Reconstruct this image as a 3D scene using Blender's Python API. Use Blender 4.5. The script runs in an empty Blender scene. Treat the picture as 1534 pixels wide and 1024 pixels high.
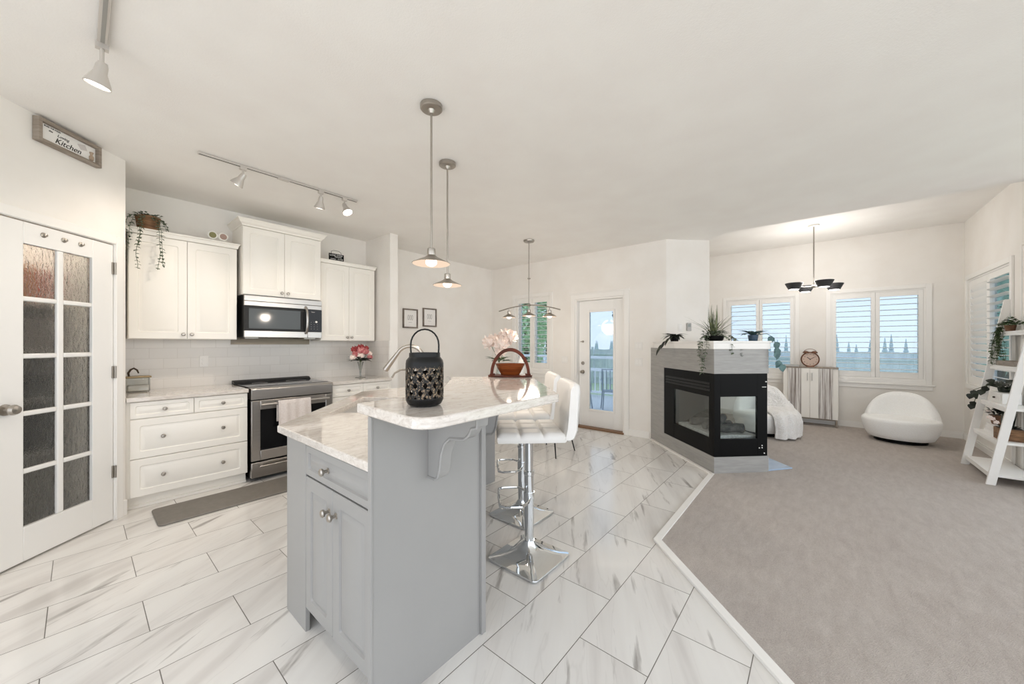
import bpy, math, random
from mathutils import Vector, Matrix
PI = math.pi
R = math.radians
S = bpy.context.scene
C = S.collection
rnd = random.Random(7)

# ---------------------------------------------------------------- camera, world, exposure
YAW = R(40.05)
EYE = 1.34
cd = bpy.data.cameras.new('camera')
cd.sensor_width = 36.0
cd.lens = 546.0 / 1534.0 * 36.0
cd.shift_y = 3.0 / 1534.0
cd.clip_start = 0.05
cam = bpy.data.objects.new('camera', cd)
cam.location = (0, 0, EYE)
cam.rotation_euler = (PI / 2, 0, YAW - PI / 2)
C.objects.link(cam)
S.camera = cam
S.view_settings.view_transform = 'Standard'
S.view_settings.look = 'None'
S.view_settings.gamma = 1.0
S.view_settings.use_curve_mapping = False
S.view_settings.exposure = 0.66
S.cycles.use_denoising = True
S.cycles.max_bounces = 10
S.cycles.diffuse_bounces = 6
S.cycles.glossy_bounces = 4
S.cycles.transmission_bounces = 8
S.cycles.transparent_max_bounces = 16
S.cycles.sample_clamp_indirect = 6.0
S.cycles.caustics_reflective = False
S.cycles.caustics_refractive = False

wd = bpy.data.worlds.new('overcast_sky')
S.world = wd
wd.use_nodes = True
wn = wd.node_tree
wn.nodes.clear()
w_out = wn.nodes.new('ShaderNodeOutputWorld')
w_bg = wn.nodes.new('ShaderNodeBackground')
w_geo = wn.nodes.new('ShaderNodeTexCoord')
w_sep = wn.nodes.new('ShaderNodeSeparateXYZ')
w_rmp = wn.nodes.new('ShaderNodeValToRGB')
w_rmp.color_ramp.elements[0].position = 0.30
w_rmp.color_ramp.elements[0].color = (0.87, 0.87, 0.86, 1)
w_rmp.color_ramp.elements[1].position = 0.75
w_rmp.color_ramp.elements[1].color = (0.80, 0.88, 1.0, 1)
w_mr = wn.nodes.new('ShaderNodeMapRange')
w_mr.inputs['From Min'].default_value = -1
wn.links.new(w_geo.outputs['Generated'], w_sep.inputs[0])
wn.links.new(w_sep.outputs['Z'], w_mr.inputs['Value'])
wn.links.new(w_mr.outputs[0], w_rmp.inputs[0])
wn.links.new(w_rmp.outputs[0], w_bg.inputs[0])
w_bg.inputs[1].default_value = 1.6
wn.links.new(w_bg.outputs[0], w_out.inputs[0])
wd.cycles.sampling_method = 'AUTOMATIC'

# ---------------------------------------------------------------- helpers
def srgb(r, g, b):
    def f(c):
        c /= 255.0
        return c / 12.92 if c <= 0.04045 else ((c + 0.055) / 1.055) ** 2.4
    return (f(r), f(g), f(b), 1.0)

class MB:
    """collects geometry, then links it as ONE mesh object"""
    def __init__(self, M=None):
        self.v, self.f, self.M = [], [], M
    def add(self, vs, fs):
        n = len(self.v)
        for p in vs:
            p = Vector(p)
            if self.M is not None:
                p = self.M @ p
            self.v.append(p[:])
        for q in fs:
            self.f.append([i + n for i in q])
        return self
    def box(self, x0, y0, z0, x1, y1, z1):
        v = [(x0,y0,z0),(x1,y0,z0),(x1,y1,z0),(x0,y1,z0),(x0,y0,z1),(x1,y0,z1),(x1,y1,z1),(x0,y1,z1)]
        f = [(3,2,1,0),(4,5,6,7),(0,1,5,4),(1,2,6,5),(2,3,7,6),(3,0,4,7)]
        return self.add(v, f)
    def prism(self, poly, z0, z1):
        n = len(poly)
        v = [(x,y,z0) for x,y in poly] + [(x,y,z1) for x,y in poly]
        f = [tuple(range(n-1,-1,-1)), tuple(range(n,2*n))] + [(i,(i+1)%n,n+(i+1)%n,n+i) for i in range(n)]
        return self.add(v, f)
    def prism_x(self, poly, x0, x1):
        n = len(poly)
        v = [(x0,y,z) for y,z in poly] + [(x1,y,z) for y,z in poly]
        f = [tuple(range(n-1,-1,-1)), tuple(range(n,2*n))] + [(i,(i+1)%n,n+(i+1)%n,n+i) for i in range(n)]
        return self.add(v, f)
    def prism_y(self, poly, y0, y1):
        n = len(poly)
        v = [(x,y0,z) for x,z in poly] + [(x,y1,z) for x,z in poly]
        f = [tuple(range(n)), tuple(range(2*n-1,n-1,-1))] + [(i,n+i,n+(i+1)%n,(i+1)%n) for i in range(n)]
        return self.add(v, f)
    def loft(self, loops, cap0=True, cap1=True, closed=True):
        n = len(loops[0]); v = [p for l in loops for p in l]; f = []
        for a in range(len(loops)-1):
            for i in range(n if closed else n-1):
                j = (i+1) % n
                f.append((a*n+i, a*n+j, (a+1)*n+j, (a+1)*n+i))
        if cap0: f.append(tuple(range(n-1,-1,-1)))
        if cap1: f.append(tuple((len(loops)-1)*n+i for i in range(n)))
        return self.add(v, f)
    def lathe(self, prof, n=24, c=(0,0,0), axis='z'):
        loops = []
        for r, z in prof:
            r = max(r, 0.0002); l = []
            for i in range(n):
                a = 2*PI*i/n
                p = (r*math.cos(a), r*math.sin(a), z)
                if axis == 'y': p = (p[0], z, -p[1])
                if axis == 'x': p = (z, p[0], p[1])
                l.append((c[0]+p[0], c[1]+p[1], c[2]+p[2]))
            loops.append(l)
        return self.loft(loops)
    def cyl(self, c, r, z0, z1, n=20):
        return self.lathe([(r,z0),(r,z1)], n, c)
    def ball(self, c, rx, ry=None, rz=None, n=12, m=8):
        ry = ry or rx; rz = rz or rx; loops = []
        for k in range(1, m):
            t = PI*k/m
            loops.append([(c[0]+rx*math.sin(t)*math.cos(2*PI*i/n), c[1]+ry*math.sin(t)*math.sin(2*PI*i/n), c[2]-rz*math.cos(t)) for i in range(n)])
        return self.loft(loops)
    def tube(self, pts, r, n=8, closed=False):
        pts = [Vector(p) for p in pts]; m = len(pts); loops = []; nx = None
        for i, p in enumerate(pts):
            if closed: t = pts[(i+1)%m] - pts[i-1]
            else: t = pts[min(i+1,m-1)] - pts[max(i-1,0)]
            t.normalize()
            if nx is None:
                up = Vector((0,0,1)) if abs(t.z) < 0.9 else Vector((1,0,0))
                nx = t.cross(up).normalized()
            else:
                nx = (nx - t*nx.dot(t)).normalized()
            ny = t.cross(nx); rr = r[i] if isinstance(r, (list, tuple)) else r
            loops.append([(p + rr*(math.cos(2*PI*k/n)*nx + math.sin(2*PI*k/n)*ny))[:] for k in range(n)])
        if closed: loops.append(loops[0])
        return self.loft(loops, not closed, not closed)
    def leaf(self, p, d, up, L, W, bend=0.25, n=4, tip=0.5):
        """a folded leaf blade from p along d"""
        p = Vector(p); d = Vector(d).normalized(); up = Vector(up)
        s = d.cross(up)
        if s.length < 1e-4: s = d.cross(Vector((1,0,0)))
        s.normalize(); u = s.cross(d)
        v, f = [], []
        for i in range(n+1):
            t = i/n
            w = W*0.5*(math.sin(PI*min(1, t**0.75*0.97+0.03))) + 0.0005
            c = p + d*(L*t) - u*(bend*L*t*t)
            v += [(c - s*w + u*w*0.25)[:], c[:], (c + s*w + u*w*0.25)[:]]
        for i in range(n):
            a = i*3
            f += [(a,a+1,a+4,a+3), (a+1,a+2,a+5,a+4)]
        return self.add(v, f)
    def rpanel(self, x0, z0, x1, z1, t=0.02, fr=0.05, rad=0.012, y=0.0, raised=True):
        """a raised-panel door or drawer front, face towards -y"""
        def rr(i, yy, rad):
            a0, b0, a1, b1 = x0+i, z0+i, x1-i, z1-i; l = []
            for cx, cz, st in ((a1-rad,b0+rad,-90),(a1-rad,b1-rad,0),(a0+rad,b1-rad,90),(a0+rad,b0+rad,180)):
                for k in range(4):
                    a = R(st + 30*k)
                    l.append((cx+rad*math.cos(a), yy, cz+rad*math.sin(a)))
            return l
        L = [rr(0,y,.002), rr(0,y-t+.003,.002), rr(.003,y-t,.003)]
        if raised:
            q = min(1.0, (min(x1-x0, z1-z0)/2-fr)/.040); rd = min(rad, (min(x1-x0, z1-z0)/2-fr-.026*q)*.9)
            L += [rr(fr,y-t,rd), rr(fr+.005*q,y-t+.008,rd), rr(fr+.011*q,y-t+.008,rd), rr(fr+.026*q,y-t+.001,rd)]
        self.loft(L)
        return self
    def build(self, name, mat, parent=None, bevel=0, sm=35, loc=None, rot=0, sub=0, seg=2):
        me = bpy.data.meshes.new(name)
        me.from_pydata(self.v, [], self.f)
        me.validate()
        bmf(me)
        me.polygons.foreach_set('use_smooth', [True]*len(me.polygons))
        me.set_sharp_from_angle(angle=R(sm))
        me.materials.append(mat)
        o = bpy.data.objects.new(name, me)
        C.objects.link(o)
        if parent is not None: o.parent = parent
        if loc is not None: o.location = loc
        o.rotation_euler.z = rot
        if bevel:
            m = o.modifiers.new('bevel', 'BEVEL'); m.width = bevel; m.segments = seg; m.limit_method = 'ANGLE'; m.angle_limit = R(40)
        if sub:
            m = o.modifiers.new('sub', 'SUBSURF'); m.levels = sub; m.render_levels = sub
        return o

import bmesh
def bmf(me):
    bm = bmesh.new(); bm.from_mesh(me)
    bmesh.ops.recalc_face_normals(bm, faces=bm.faces)
    bm.to_mesh(me); bm.free()

def tag(o, label, cat, group=None, kind=None):
    o['label'] = label; o['category'] = cat
    if group: o['group'] = group
    if kind: o['kind'] = kind
    return o
def thing(name, label, cat, loc=(0,0,0), rot=0, group=None):
    o = bpy.data.objects.new(name, None)
    o.empty_display_size = 0.05
    C.objects.link(o); o.location = loc; o.rotation_euler.z = rot
    return tag(o, label, cat, group)
def struct(o):
    o['kind'] = 'structure'; return o
def sroot(name, loc, rot):
    o = bpy.data.objects.new(name, None); o.empty_display_size = 0.05
    C.objects.link(o); o.location = loc; o.rotation_euler.z = rot
    o['kind'] = 'structure'; return o
def dup(root, loc, rot, label, group=None):
    r = root.copy(); C.objects.link(r); r.location = loc; r.rotation_euler.z = rot
    r['label'] = label
    if group: r['group'] = group
    for ch in list(root.children):
        c = ch.copy(); C.objects.link(c); c.parent = r
        for g in list(ch.children):
            d = g.copy(); C.objects.link(d); d.parent = c
    return r
def text_mb(s, size, shear=0.0, depth=0.0008, space=1.0, bold=0.0):
    """letters as geometry in the x-z plane, facing -y, centred"""
    cu = bpy.data.curves.new('txt', 'FONT'); cu.body = s; cu.size = size; cu.shear = shear; cu.extrude = depth
    cu.align_x = 'CENTER'; cu.align_y = 'CENTER'; cu.space_character = space; cu.offset = bold; cu.resolution_u = 3
    o = bpy.data.objects.new('txt', cu); C.objects.link(o)
    dg = bpy.context.evaluated_depsgraph_get()
    me = bpy.data.meshes.new_from_object(o.evaluated_get(dg))
    vs = [(v.co.x, -v.co.z, v.co.y) for v in me.vertices]; fs = [tuple(p.vertices) for p in me.polygons]
    bpy.data.objects.remove(o); bpy.data.curves.remove(cu); bpy.data.meshes.remove(me)
    return vs, fs

# ---------------------------------------------------------------- materials
def mat(name, col, rough=0.5, metal=0.0, spec=0.5, coat=0.0, sheen=0.0):
    m = bpy.data.materials.new(name); m.use_nodes = True
    b = m.node_tree.nodes['Principled BSDF']
    b.inputs['Base Color'].default_value = col if len(col) == 4 else (*col, 1)
    b.inputs['Roughness'].default_value = rough; b.inputs['Metallic'].default_value = metal
    b.inputs['Specular IOR Level'].default_value = spec
    b.inputs['Coat Weight'].default_value = coat
    b.inputs['Sheen Weight'].default_value = sheen
    return m
class NT:
    def __init__(s, m): s.t = m.node_tree; s.b = s.t.nodes['Principled BSDF']; s.tc = None
    def n(s, ty, **k):
        o = s.t.nodes.new(ty)
        for a, v in k.items(): setattr(o, a, v)
        return o
    def l(s, a, b): s.t.links.new(a, b)
    def co(s, scale=(1,1,1), loc=(0,0,0), rot=(0,0,0), kind='Object'):
        tc = s.n('ShaderNodeTexCoord'); mp = s.n('ShaderNodeMapping')
        mp.inputs['Scale'].default_value = scale; mp.inputs['Location'].default_value = loc; mp.inputs['Rotation'].default_value = rot
        s.l(tc.outputs[kind], mp.inputs[0]); return mp.outputs[0]
    def noise(s, vec, scale=5, detail=4, rough=0.5, dist=0.0):
        o = s.n('ShaderNodeTexNoise'); o.inputs['Scale'].default_value = scale; o.inputs['Detail'].default_value = detail
        o.inputs['Roughness'].default_value = rough; o.inputs['Distortion'].default_value = dist
        s.l(vec, o.inputs['Vector']); return o
    def ramp(s, fac, stops):
        o = s.n('ShaderNodeValToRGB'); e = o.color_ramp.elements
        while len(e) < len(stops): e.new(0.5)
        for i, (p, c) in enumerate(stops): e[i].position = p; e[i].color = c if len(c) == 4 else (*c, 1)
        s.l(fac, o.inputs[0]); return o.outputs[0]
    def mix(s, fac, a, b, mode='MIX'):
        o = s.n('ShaderNodeMix', data_type='RGBA', blend_type=mode)
        for i, x in ((0, fac), (6, a), (7, b)):
            if hasattr(x, 'links') or hasattr(x, 'is_output'): s.l(x, o.inputs[i])
            else: o.inputs[i].default_value = x
        return o.outputs[2]
    def col(s, sock): s.l(sock, s.b.inputs['Base Color'])
    def bump(s, h, st=0.3, d=0.01):
        o = s.n('ShaderNodeBump'); o.inputs['Strength'].default_value = st; o.inputs['Distance'].default_value = d
        s.l(h, o.inputs['Height']); s.l(o.outputs[0], s.b.inputs['Normal'])
def noisy(name, c1, c2, scale=8, rough=0.5, metal=0, bump=0.0, sc=(1,1,1), detail=4, lo=0.35, hi=0.65, spec=0.5, bd=0.01, sheen=0, bscale=None):
    m = mat(name, c1, rough, metal, spec, sheen=sheen); t = NT(m)
    no = t.noise(t.co(sc), scale, detail)
    t.col(t.ramp(no.outputs[0], [(lo, c1), (hi, c2)]))
    if bump:
        nb = t.noise(t.co(sc), bscale, 3) if bscale else no
        t.bump(nb.outputs[0], bump, bd)
    return m

M = {}
M['wall'] = noisy('wall_paint', srgb(235,231,225), srgb(239,236,231), 3, 0.75, bump=0.04, bscale=90, bd=0.003)
M['ceil'] = noisy('ceiling_paint', srgb(238,235,231), srgb(241,239,235), 3, 0.85, bump=0.25, bscale=120, bd=0.004)
M['trim'] = mat('white_trim_paint', srgb(240,238,234), 0.4)
M['white'] = noisy('white_lacquer', srgb(240,236,228), srgb(242,239,232), 2, 0.38)
M['door'] = mat('door_paint', srgb(238,237,234), 0.4)
M['island'] = noisy('grey_cabinet_paint', srgb(153,152,150), srgb(157,156,154), 2, 0.42)
M['steel'] = noisy('brushed_steel', srgb(176,172,168), srgb(198,194,190), 40, 0.28, 1.0, sc=(0.15,1,8), lo=0.2, hi=0.8)
M['nickel'] = mat('satin_nickel', srgb(176,170,162), 0.3, 1.0)
M['chrome'] = mat('chrome', srgb(225,228,230), 0.05, 1.0)
M['black_glass'] = mat('black_glass', (0.006,0.006,0.007), 0.06, spec=0.3)
M['black'] = mat('black_metal', (0.008,0.008,0.008), 0.35, spec=0.25)
M['black_matte'] = mat('black_matte', (0.004,0.004,0.004), 0.4, spec=0.10)
M['dark_wire'] = mat('dark_wire', (0.03,0.025,0.022), 0.4, 0.6)
M['leather'] = noisy('white_leather', srgb(232,230,226), srgb(238,236,233), 5, 0.42, bump=0.05, bscale=150, bd=0.002)
M['boucle'] = noisy('white_boucle', srgb(244,243,240), srgb(250,250,248), 120, 0.9, bump=0.5, bd=0.006, sheen=0.3)
M['fur'] = noisy('fluffy_white_throw', srgb(240,237,233), srgb(250,249,247), 60, 0.95, bump=0.9, bd=0.02, sheen=0.4)
M['ceramic'] = mat('white_ceramic', srgb(240,238,232), 0.15)
M['sink'] = mat('cream_sink', srgb(250,246,238), 0.2)
M['cherry'] = noisy('cherry_wood', srgb(60,24,12), srgb(98,44,22), 6, 0.4, sc=(1,6,1), spec=0.25)
M['cherry_light'] = noisy('oiled_teak', srgb(120,58,24), srgb(146,78,36), 6, 0.4, sc=(1,1,6), spec=0.25)
M['walnut_frame'] = noisy('grey_brown_wood', srgb(132,120,108), srgb(158,147,135), 10, 0.6, sc=(1,1,8))
M['wood_pot'] = noisy('rustic_wood', srgb(96,66,42), srgb(140,104,70), 12, 0.7, sc=(1,1,4))
M['terracotta'] = noisy('brown_pot', srgb(98,68,46), srgb(130,94,66), 14, 0.7)
M['soil'] = noisy('soil', srgb(52,42,34), srgb(78,64,52), 60, 0.95, bump=0.6)
M['mat'] = noisy('grey_foam_mat', srgb(118,113,106), srgb(124,119,112), 30, 0.6, bump=0.15)
M['towel'] = noisy('pale_towel', srgb(214,204,198), srgb(224,216,211), 90, 0.95, bump=0.4, bd=0.003)
M['plastic'] = mat('white_plastic', srgb(236,234,230), 0.35)
M['paper'] = mat('white_paper', srgb(238,236,233), 0.7)
M['ink'] = mat('dark_ink', srgb(50,44,40), 0.7)
M['white_ink'] = mat('white_ink', srgb(235,235,232), 0.7)
M['grey_ink'] = mat('grey_ink', srgb(150,148,148), 0.7)
M['petal_pink'] = noisy('pink_petals', srgb(192,98,106), srgb(226,168,164), 30, 0.7)
M['petal_white'] = noisy('cream_petals', srgb(244,226,216), srgb(250,240,234), 30, 0.7)
M['petal_red'] = noisy('deep_red_petals', srgb(150,46,52), srgb(186,86,86), 30, 0.7)
M['leaf_dark'] = noisy('dark_leaf', srgb(20,26,18), srgb(38,48,32), 20, 0.45)
M['leaf_green'] = noisy('green_leaf', srgb(44,66,36), srgb(84,108,62), 20, 0.5)
M['leaf_sage'] = noisy('sage_leaf', srgb(74,86,70), srgb(124,136,114), 25, 0.6)
M['leaf_grass'] = noisy('grass_blade', srgb(58,70,44), srgb(126,134,96), 18, 0.55)
M['leaf_teal'] = noisy('blue_green_leaf', srgb(54,84,88), srgb(88,120,118), 20, 0.5)
M['stem'] = mat('stem', srgb(70,84,48), 0.7)
M['clock_face'] = mat('clock_face', srgb(206,182,166), 0.5)
M['copper'] = mat('bronze', srgb(120,84,66), 0.35, 0.8)
M['carton'] = noisy('cardboard', srgb(170,124,78), srgb(186,140,92), 8, 0.8)
M['pantry_red'] = mat('red_packet', srgb(168,70,60), 0.5)
M['pantry_grey'] = mat('grey_bin', srgb(150,146,144), 0.6)
M['pantry_dark'] = mat('dark_bin', srgb(60,66,66), 0.5)
M['log'] = noisy('charred_log', srgb(44,46,50), srgb(96,92,88), 16, 0.85, bump=0.6)
M['log_end'] = noisy('log_end', srgb(150,120,92), srgb(120,92,70), 30, 0.85)
M['ember'] = noisy('pale_ember_bed', srgb(170,168,166), srgb(206,204,202), 40, 0.9, bump=0.8)
M['shade_dark'] = mat('dark_grey_shade', srgb(64,64,66), 0.4, 0.3)
# outside
M['deck'] = noisy('deck_boards', srgb(196,198,200), srgb(214,216,218), 8, 0.7, sc=(0.3,6,1))
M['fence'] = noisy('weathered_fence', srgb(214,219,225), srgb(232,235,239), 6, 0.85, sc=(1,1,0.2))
M['lawn'] = noisy('lawn', srgb(178,192,160), srgb(200,212,182), 6, 0.95)
M['tree'] = noisy('tree_leaves', srgb(92,140,80), srgb(196,222,150), 4, 0.8)
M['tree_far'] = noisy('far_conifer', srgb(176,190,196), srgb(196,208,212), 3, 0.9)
M['tree_cyan'] = noisy('pale_foliage', srgb(140,186,176), srgb(206,232,220), 4, 0.8)
def leafy(name, c1, c2, sc=4):
    m = noisy(name, c1, c2, sc, 0.8); t = m.node_tree; b = t.nodes['Principled BSDF']; o = t.nodes['Material Output']
    tr = t.nodes.new('ShaderNodeBsdfTranslucent'); mx = t.nodes.new('ShaderNodeMixShader'); mx.inputs[0].default_value = .5
    t.links.new(b.inputs['Base Color'].links[0].from_socket, tr.inputs[0]); t.links.new(b.outputs[0], mx.inputs[1]); t.links.new(tr.outputs[0], mx.inputs[2]); t.links.new(mx.outputs[0], o.inputs[0]); return m
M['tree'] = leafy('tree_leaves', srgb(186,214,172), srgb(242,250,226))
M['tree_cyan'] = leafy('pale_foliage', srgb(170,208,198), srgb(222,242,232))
M['bark'] = noisy('bark', srgb(84,76,70), srgb(112,102,94), 12, 0.9)
M['rail'] = mat('white_railing', srgb(238,240,243), 0.5)
M['patio_metal'] = mat('grey_patio_metal', srgb(156,166,176), 0.5)
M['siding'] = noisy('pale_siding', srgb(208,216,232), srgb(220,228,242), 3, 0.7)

def emis(name, col, st):
    m = bpy.data.materials.new(name); m.use_nodes = True; t = m.node_tree; t.nodes.clear()
    o = t.nodes.new('ShaderNodeOutputMaterial'); e = t.nodes.new('ShaderNodeEmission')
    e.inputs[0].default_value = (*col, 1); e.inputs[1].default_value = st; t.links.new(e.outputs[0], o.inputs[0]); return m
M['bulb'] = emis('warm_bulb', (1.0,0.90,0.78), 6)
M['glow'] = emis('lit_glass', (1.0,0.76,0.57), 0.62)
M['bulb_cool'] = emis('white_bulb', (1.0,0.96,0.9), 4)
def glass(name, tint, refl=0.08, rough=0.0):
    """thin pane: tinted see-through with a faint mirror reflection"""
    m = bpy.data.materials.new(name); m.use_nodes = True; t = m.node_tree; t.nodes.clear()
    o = t.nodes.new('ShaderNodeOutputMaterial'); tr = t.nodes.new('ShaderNodeBsdfTransparent'); gl = t.nodes.new('ShaderNodeBsdfGlossy')
    mx = t.nodes.new('ShaderNodeMixShader'); lw = t.nodes.new('ShaderNodeLayerWeight'); mr = t.nodes.new('ShaderNodeMapRange')
    tr.inputs[0].default_value = (*tint, 1); gl.inputs['Roughness'].default_value = rough
    lw.inputs['Blend'].default_value = 0.25
    mr.inputs['To Min'].default_value = refl*0.5; mr.inputs['To Max'].default_value = min(1, refl*5)
    t.links.new(lw.outputs['Fresnel'], mr.inputs[0]); t.links.new(mr.outputs[0], mx.inputs[0])
    t.links.new(tr.outputs[0], mx.inputs[1]); t.links.new(gl.outputs[0], mx.inputs[2]); t.links.new(mx.outputs[0], o.inputs[0]); return m
M['pane'] = glass('window_glass', (0.60,0.655,0.70), 0.05)
M['clear_pane'] = glass('patio_glass', (0.9,0.92,0.93), 0.05)
M['fire_glass'] = glass('fireplace_glass', (0.92,0.95,0.945), 0.05)
M['clear'] = glass('clear_glass', (0.90,0.92,0.91), 0.15)
def frosted():
    m = mat('rain_glass', srgb(206,206,204), 0.22); t = NT(m)
    t.b.inputs['Transmission Weight'].default_value = 0.95; t.b.inputs['IOR'].default_value = 1.2
    no = t.noise(t.co((1,1,0.35)), 60, 3, 0.6, 0.5); t.bump(no.outputs[0], 0.6, 0.02); return m
M['frost'] = frosted()

def tile_floor():
    m = mat('marble_tile', srgb(225,223,220), 0.16); t = NT(m)
    vec = t.co((1,1,1), (-0.53,-0.525,0), kind='Object')
    br = t.n('ShaderNodeTexBrick'); t.l(vec, br.inputs['Vector'])
    br.offset = 0.5; br.offset_frequency = 2
    br.inputs['Scale'].default_value = 1.0; br.inputs['Brick Width'].default_value = 0.63; br.inputs['Row Height'].default_value = 0.3105
    br.inputs['Mortar Size'].default_value = 0.0019; br.inputs['Mortar Smooth'].default_value = 0.1; br.inputs['Bias'].default_value = 0
    br.inputs['Color1'].default_value = (0,0,0,1); br.inputs['Color2'].default_value = (1,1,1,1); br.inputs['Mortar'].default_value = (0.5,0.5,0.5,1)
    sc = t.n('ShaderNodeVectorMath', operation='SCALE'); t.l(br.outputs['Color'], sc.inputs[0]); sc.inputs['Scale'].default_value = 37.0
    ad = t.n('ShaderNodeVectorMath', operation='ADD'); t.l(vec, ad.inputs[0]); t.l(sc.outputs[0], ad.inputs[1])
    m0 = t.n('ShaderNodeMapping'); m0.inputs['Rotation'].default_value = (0,0,R(-30)); t.l(ad.outputs[0], m0.inputs[0])
    mp = t.n('ShaderNodeMapping'); mp.inputs['Scale'].default_value = (0.8,6.5,1); t.l(m0.outputs[0], mp.inputs[0])
    n1 = t.noise(mp.outputs[0], 1.1, 4, 0.5, 0.2); n2 = t.noise(mp.outputs[0], 2.1, 5, 0.55, 0.25)
    base = t.ramp(n1.outputs[0], [(0.30, srgb(208,204,200)), (0.45, srgb(225,222,218)), (0.62, srgb(231,229,225))])
    vein = t.ramp(n2.outputs[0], [(0.28, (0.85,0.85,0.85)), (0.335, (0.45,0.45,0.45)), (0.39, (0,0,0))])
    c = t.mix(vein, base, srgb(150,145,140))
    thin = t.ramp(n1.outputs[0], [(0.49, (0,0,0)), (0.50, (0.12,0.12,0.12)), (0.51, (0,0,0))])
    c = t.mix(thin, c, srgb(164,159,154))
    c = t.mix(br.outputs['Fac'], c, srgb(120,116,110))
    t.col(c)
    inv = t.n('ShaderNodeMath', operation='SUBTRACT'); inv.inputs[0].default_value = 1; t.l(br.outputs['Fac'], inv.inputs[1])
    t.bump(inv.outputs[0], 0.5, 0.002)
    return m
M['tile'] = tile_floor()
def carpet():
    m = mat('beige_carpet', srgb(170,160,152), 0.97, spec=0.1, sheen=0.25); t = NT(m)
    v = t.co(); n1 = t.noise(v, 1.4, 4, 0.6, 0.5); n2 = t.noise(v, 260, 2, 0.6); n3 = t.noise(t.co((1,3,1), rot=(0,0,R(30))), 6, 6, 0.7, 0.4)
    c = t.ramp(n1.outputs[0], [(0.35, srgb(181,170,162)), (0.65, srgb(195,186,178))])
    c = t.mix(0.42, c, t.ramp(n3.outputs[0], [(0.35, srgb(155,142,132)), (0.65, srgb(210,201,193))]))
    c = t.mix(0.35, c, t.ramp(n2.outputs[0], [(0.3, srgb(132,120,110)), (0.7, srgb(218,208,199))]))
    t.col(c); t.bump(n2.outputs[0], 0.8, 0.01); return m
M['carpet'] = carpet()
def stone_top():
    m = mat('speckled_quartz', srgb(220,215,208), 0.07, coat=0.3); t = NT(m)
    v = t.co(); n1 = t.noise(t.co((1,2.2,5)), 13, 7, 0.72, 0.6); n2 = t.noise(v, 150, 4, 0.75); n3 = t.noise(v, 55, 6, 0.8, 0.6)
    c = t.ramp(n1.outputs[0], [(0.34, srgb(196,187,178)), (0.5, srgb(216,209,201)), (0.66, srgb(227,222,216))])
    c = t.mix(t.ramp(n3.outputs[0], [(0.34,(0.6,0.6,0.6)), (0.43,(0,0,0))]), c, srgb(158,152,146))
    c = t.mix(t.ramp(n2.outputs[0], [(0.27,(0.8,0.8,0.8)), (0.34,(0,0,0))]), c, srgb(112,106,102))
    t.col(c); return m
M['stone'] = stone_top()
def plank_tile():
    m = mat('grey_plank_tile', srgb(160,160,156), 0.35); t = NT(m)
    v = t.co((0.6,0.6,1)); n1 = t.noise(t.co((0.7,0.7,9)), 2.2, 6, 0.65, 0.4); n2 = t.noise(t.co((1,1,14)), 6, 4, 0.6)
    c = t.ramp(n1.outputs[0], [(0.3, srgb(142,142,138)), (0.5, srgb(156,155,152)), (0.7, srgb(168,166,162))])
    c = t.mix(0.3, c, t.ramp(n2.outputs[0], [(0.4, srgb(140,138,134)), (0.6, srgb(170,168,164))]))
    t.col(c); return m
M['plank'] = plank_tile()
def subway():
    m = mat('subway_tile', srgb(226,222,216), 0.22); t = NT(m)
    tc = t.n('ShaderNodeTexCoord'); sp = t.n('ShaderNodeSeparateXYZ'); cb = t.n('ShaderNodeCombineXYZ'); ad = t.n('ShaderNodeMath', operation='ADD')
    t.l(tc.outputs['Object'], sp.inputs[0]); t.l(sp.outputs['X'], ad.inputs[0]); t.l(sp.outputs['Y'], ad.inputs[1]); t.l(ad.outputs[0], cb.inputs[0]); t.l(sp.outputs['Z'], cb.inputs[1])
    br = t.n('ShaderNodeTexBrick'); t.l(cb.outputs[0], br.inputs['Vector']); br.inputs['Scale'].default_value = 1
    br.inputs['Brick Width'].default_value = 0.20; br.inputs['Row Height'].default_value = 0.10; br.inputs['Mortar Size'].default_value = 0.0018
    br.inputs['Color1'].default_value = srgb(224,221,216); br.inputs['Color2'].default_value = srgb(229,226,221); br.inputs['Mortar'].default_value = srgb(212,208,202)
    t.col(br.outputs['Color']); inv = t.n('ShaderNodeMath', operation='SUBTRACT'); inv.inputs[0].default_value = 1; t.l(br.outputs['Fac'], inv.inputs[1]); t.bump(inv.outputs[0], 0.4, 0.002); return m
M['subway'] = subway()
def striped_wood():
    m = mat('striped_barnwood', srgb(220,218,214), 0.6); t = NT(m)
    n1 = t.noise(t.co((1,1,0.02)), 46, 4, 0.7); n2 = t.noise(t.co((1,1,0.2)), 10, 4, 0.6)
    c = t.ramp(n1.outputs[0], [(0.36, srgb(112,100,92)), (0.45, srgb(176,168,162)), (0.52, srgb(224,221,217)), (0.6, srgb(236,234,230))])
    c = t.mix(0.2, c, t.ramp(n2.outputs[0], [(0.4, srgb(130,118,110)), (0.6, srgb(226,222,218))])); t.col(c); return m
M['stripe'] = striped_wood()
def hearth():
    m = noisy('glazed_hearth_sky_tint', srgb(158,180,206), srgb(170,190,214), 6, 0.04); return m  # blue of the reflected window sky is put into the base colour
M['hearth'] = hearth()

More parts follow.
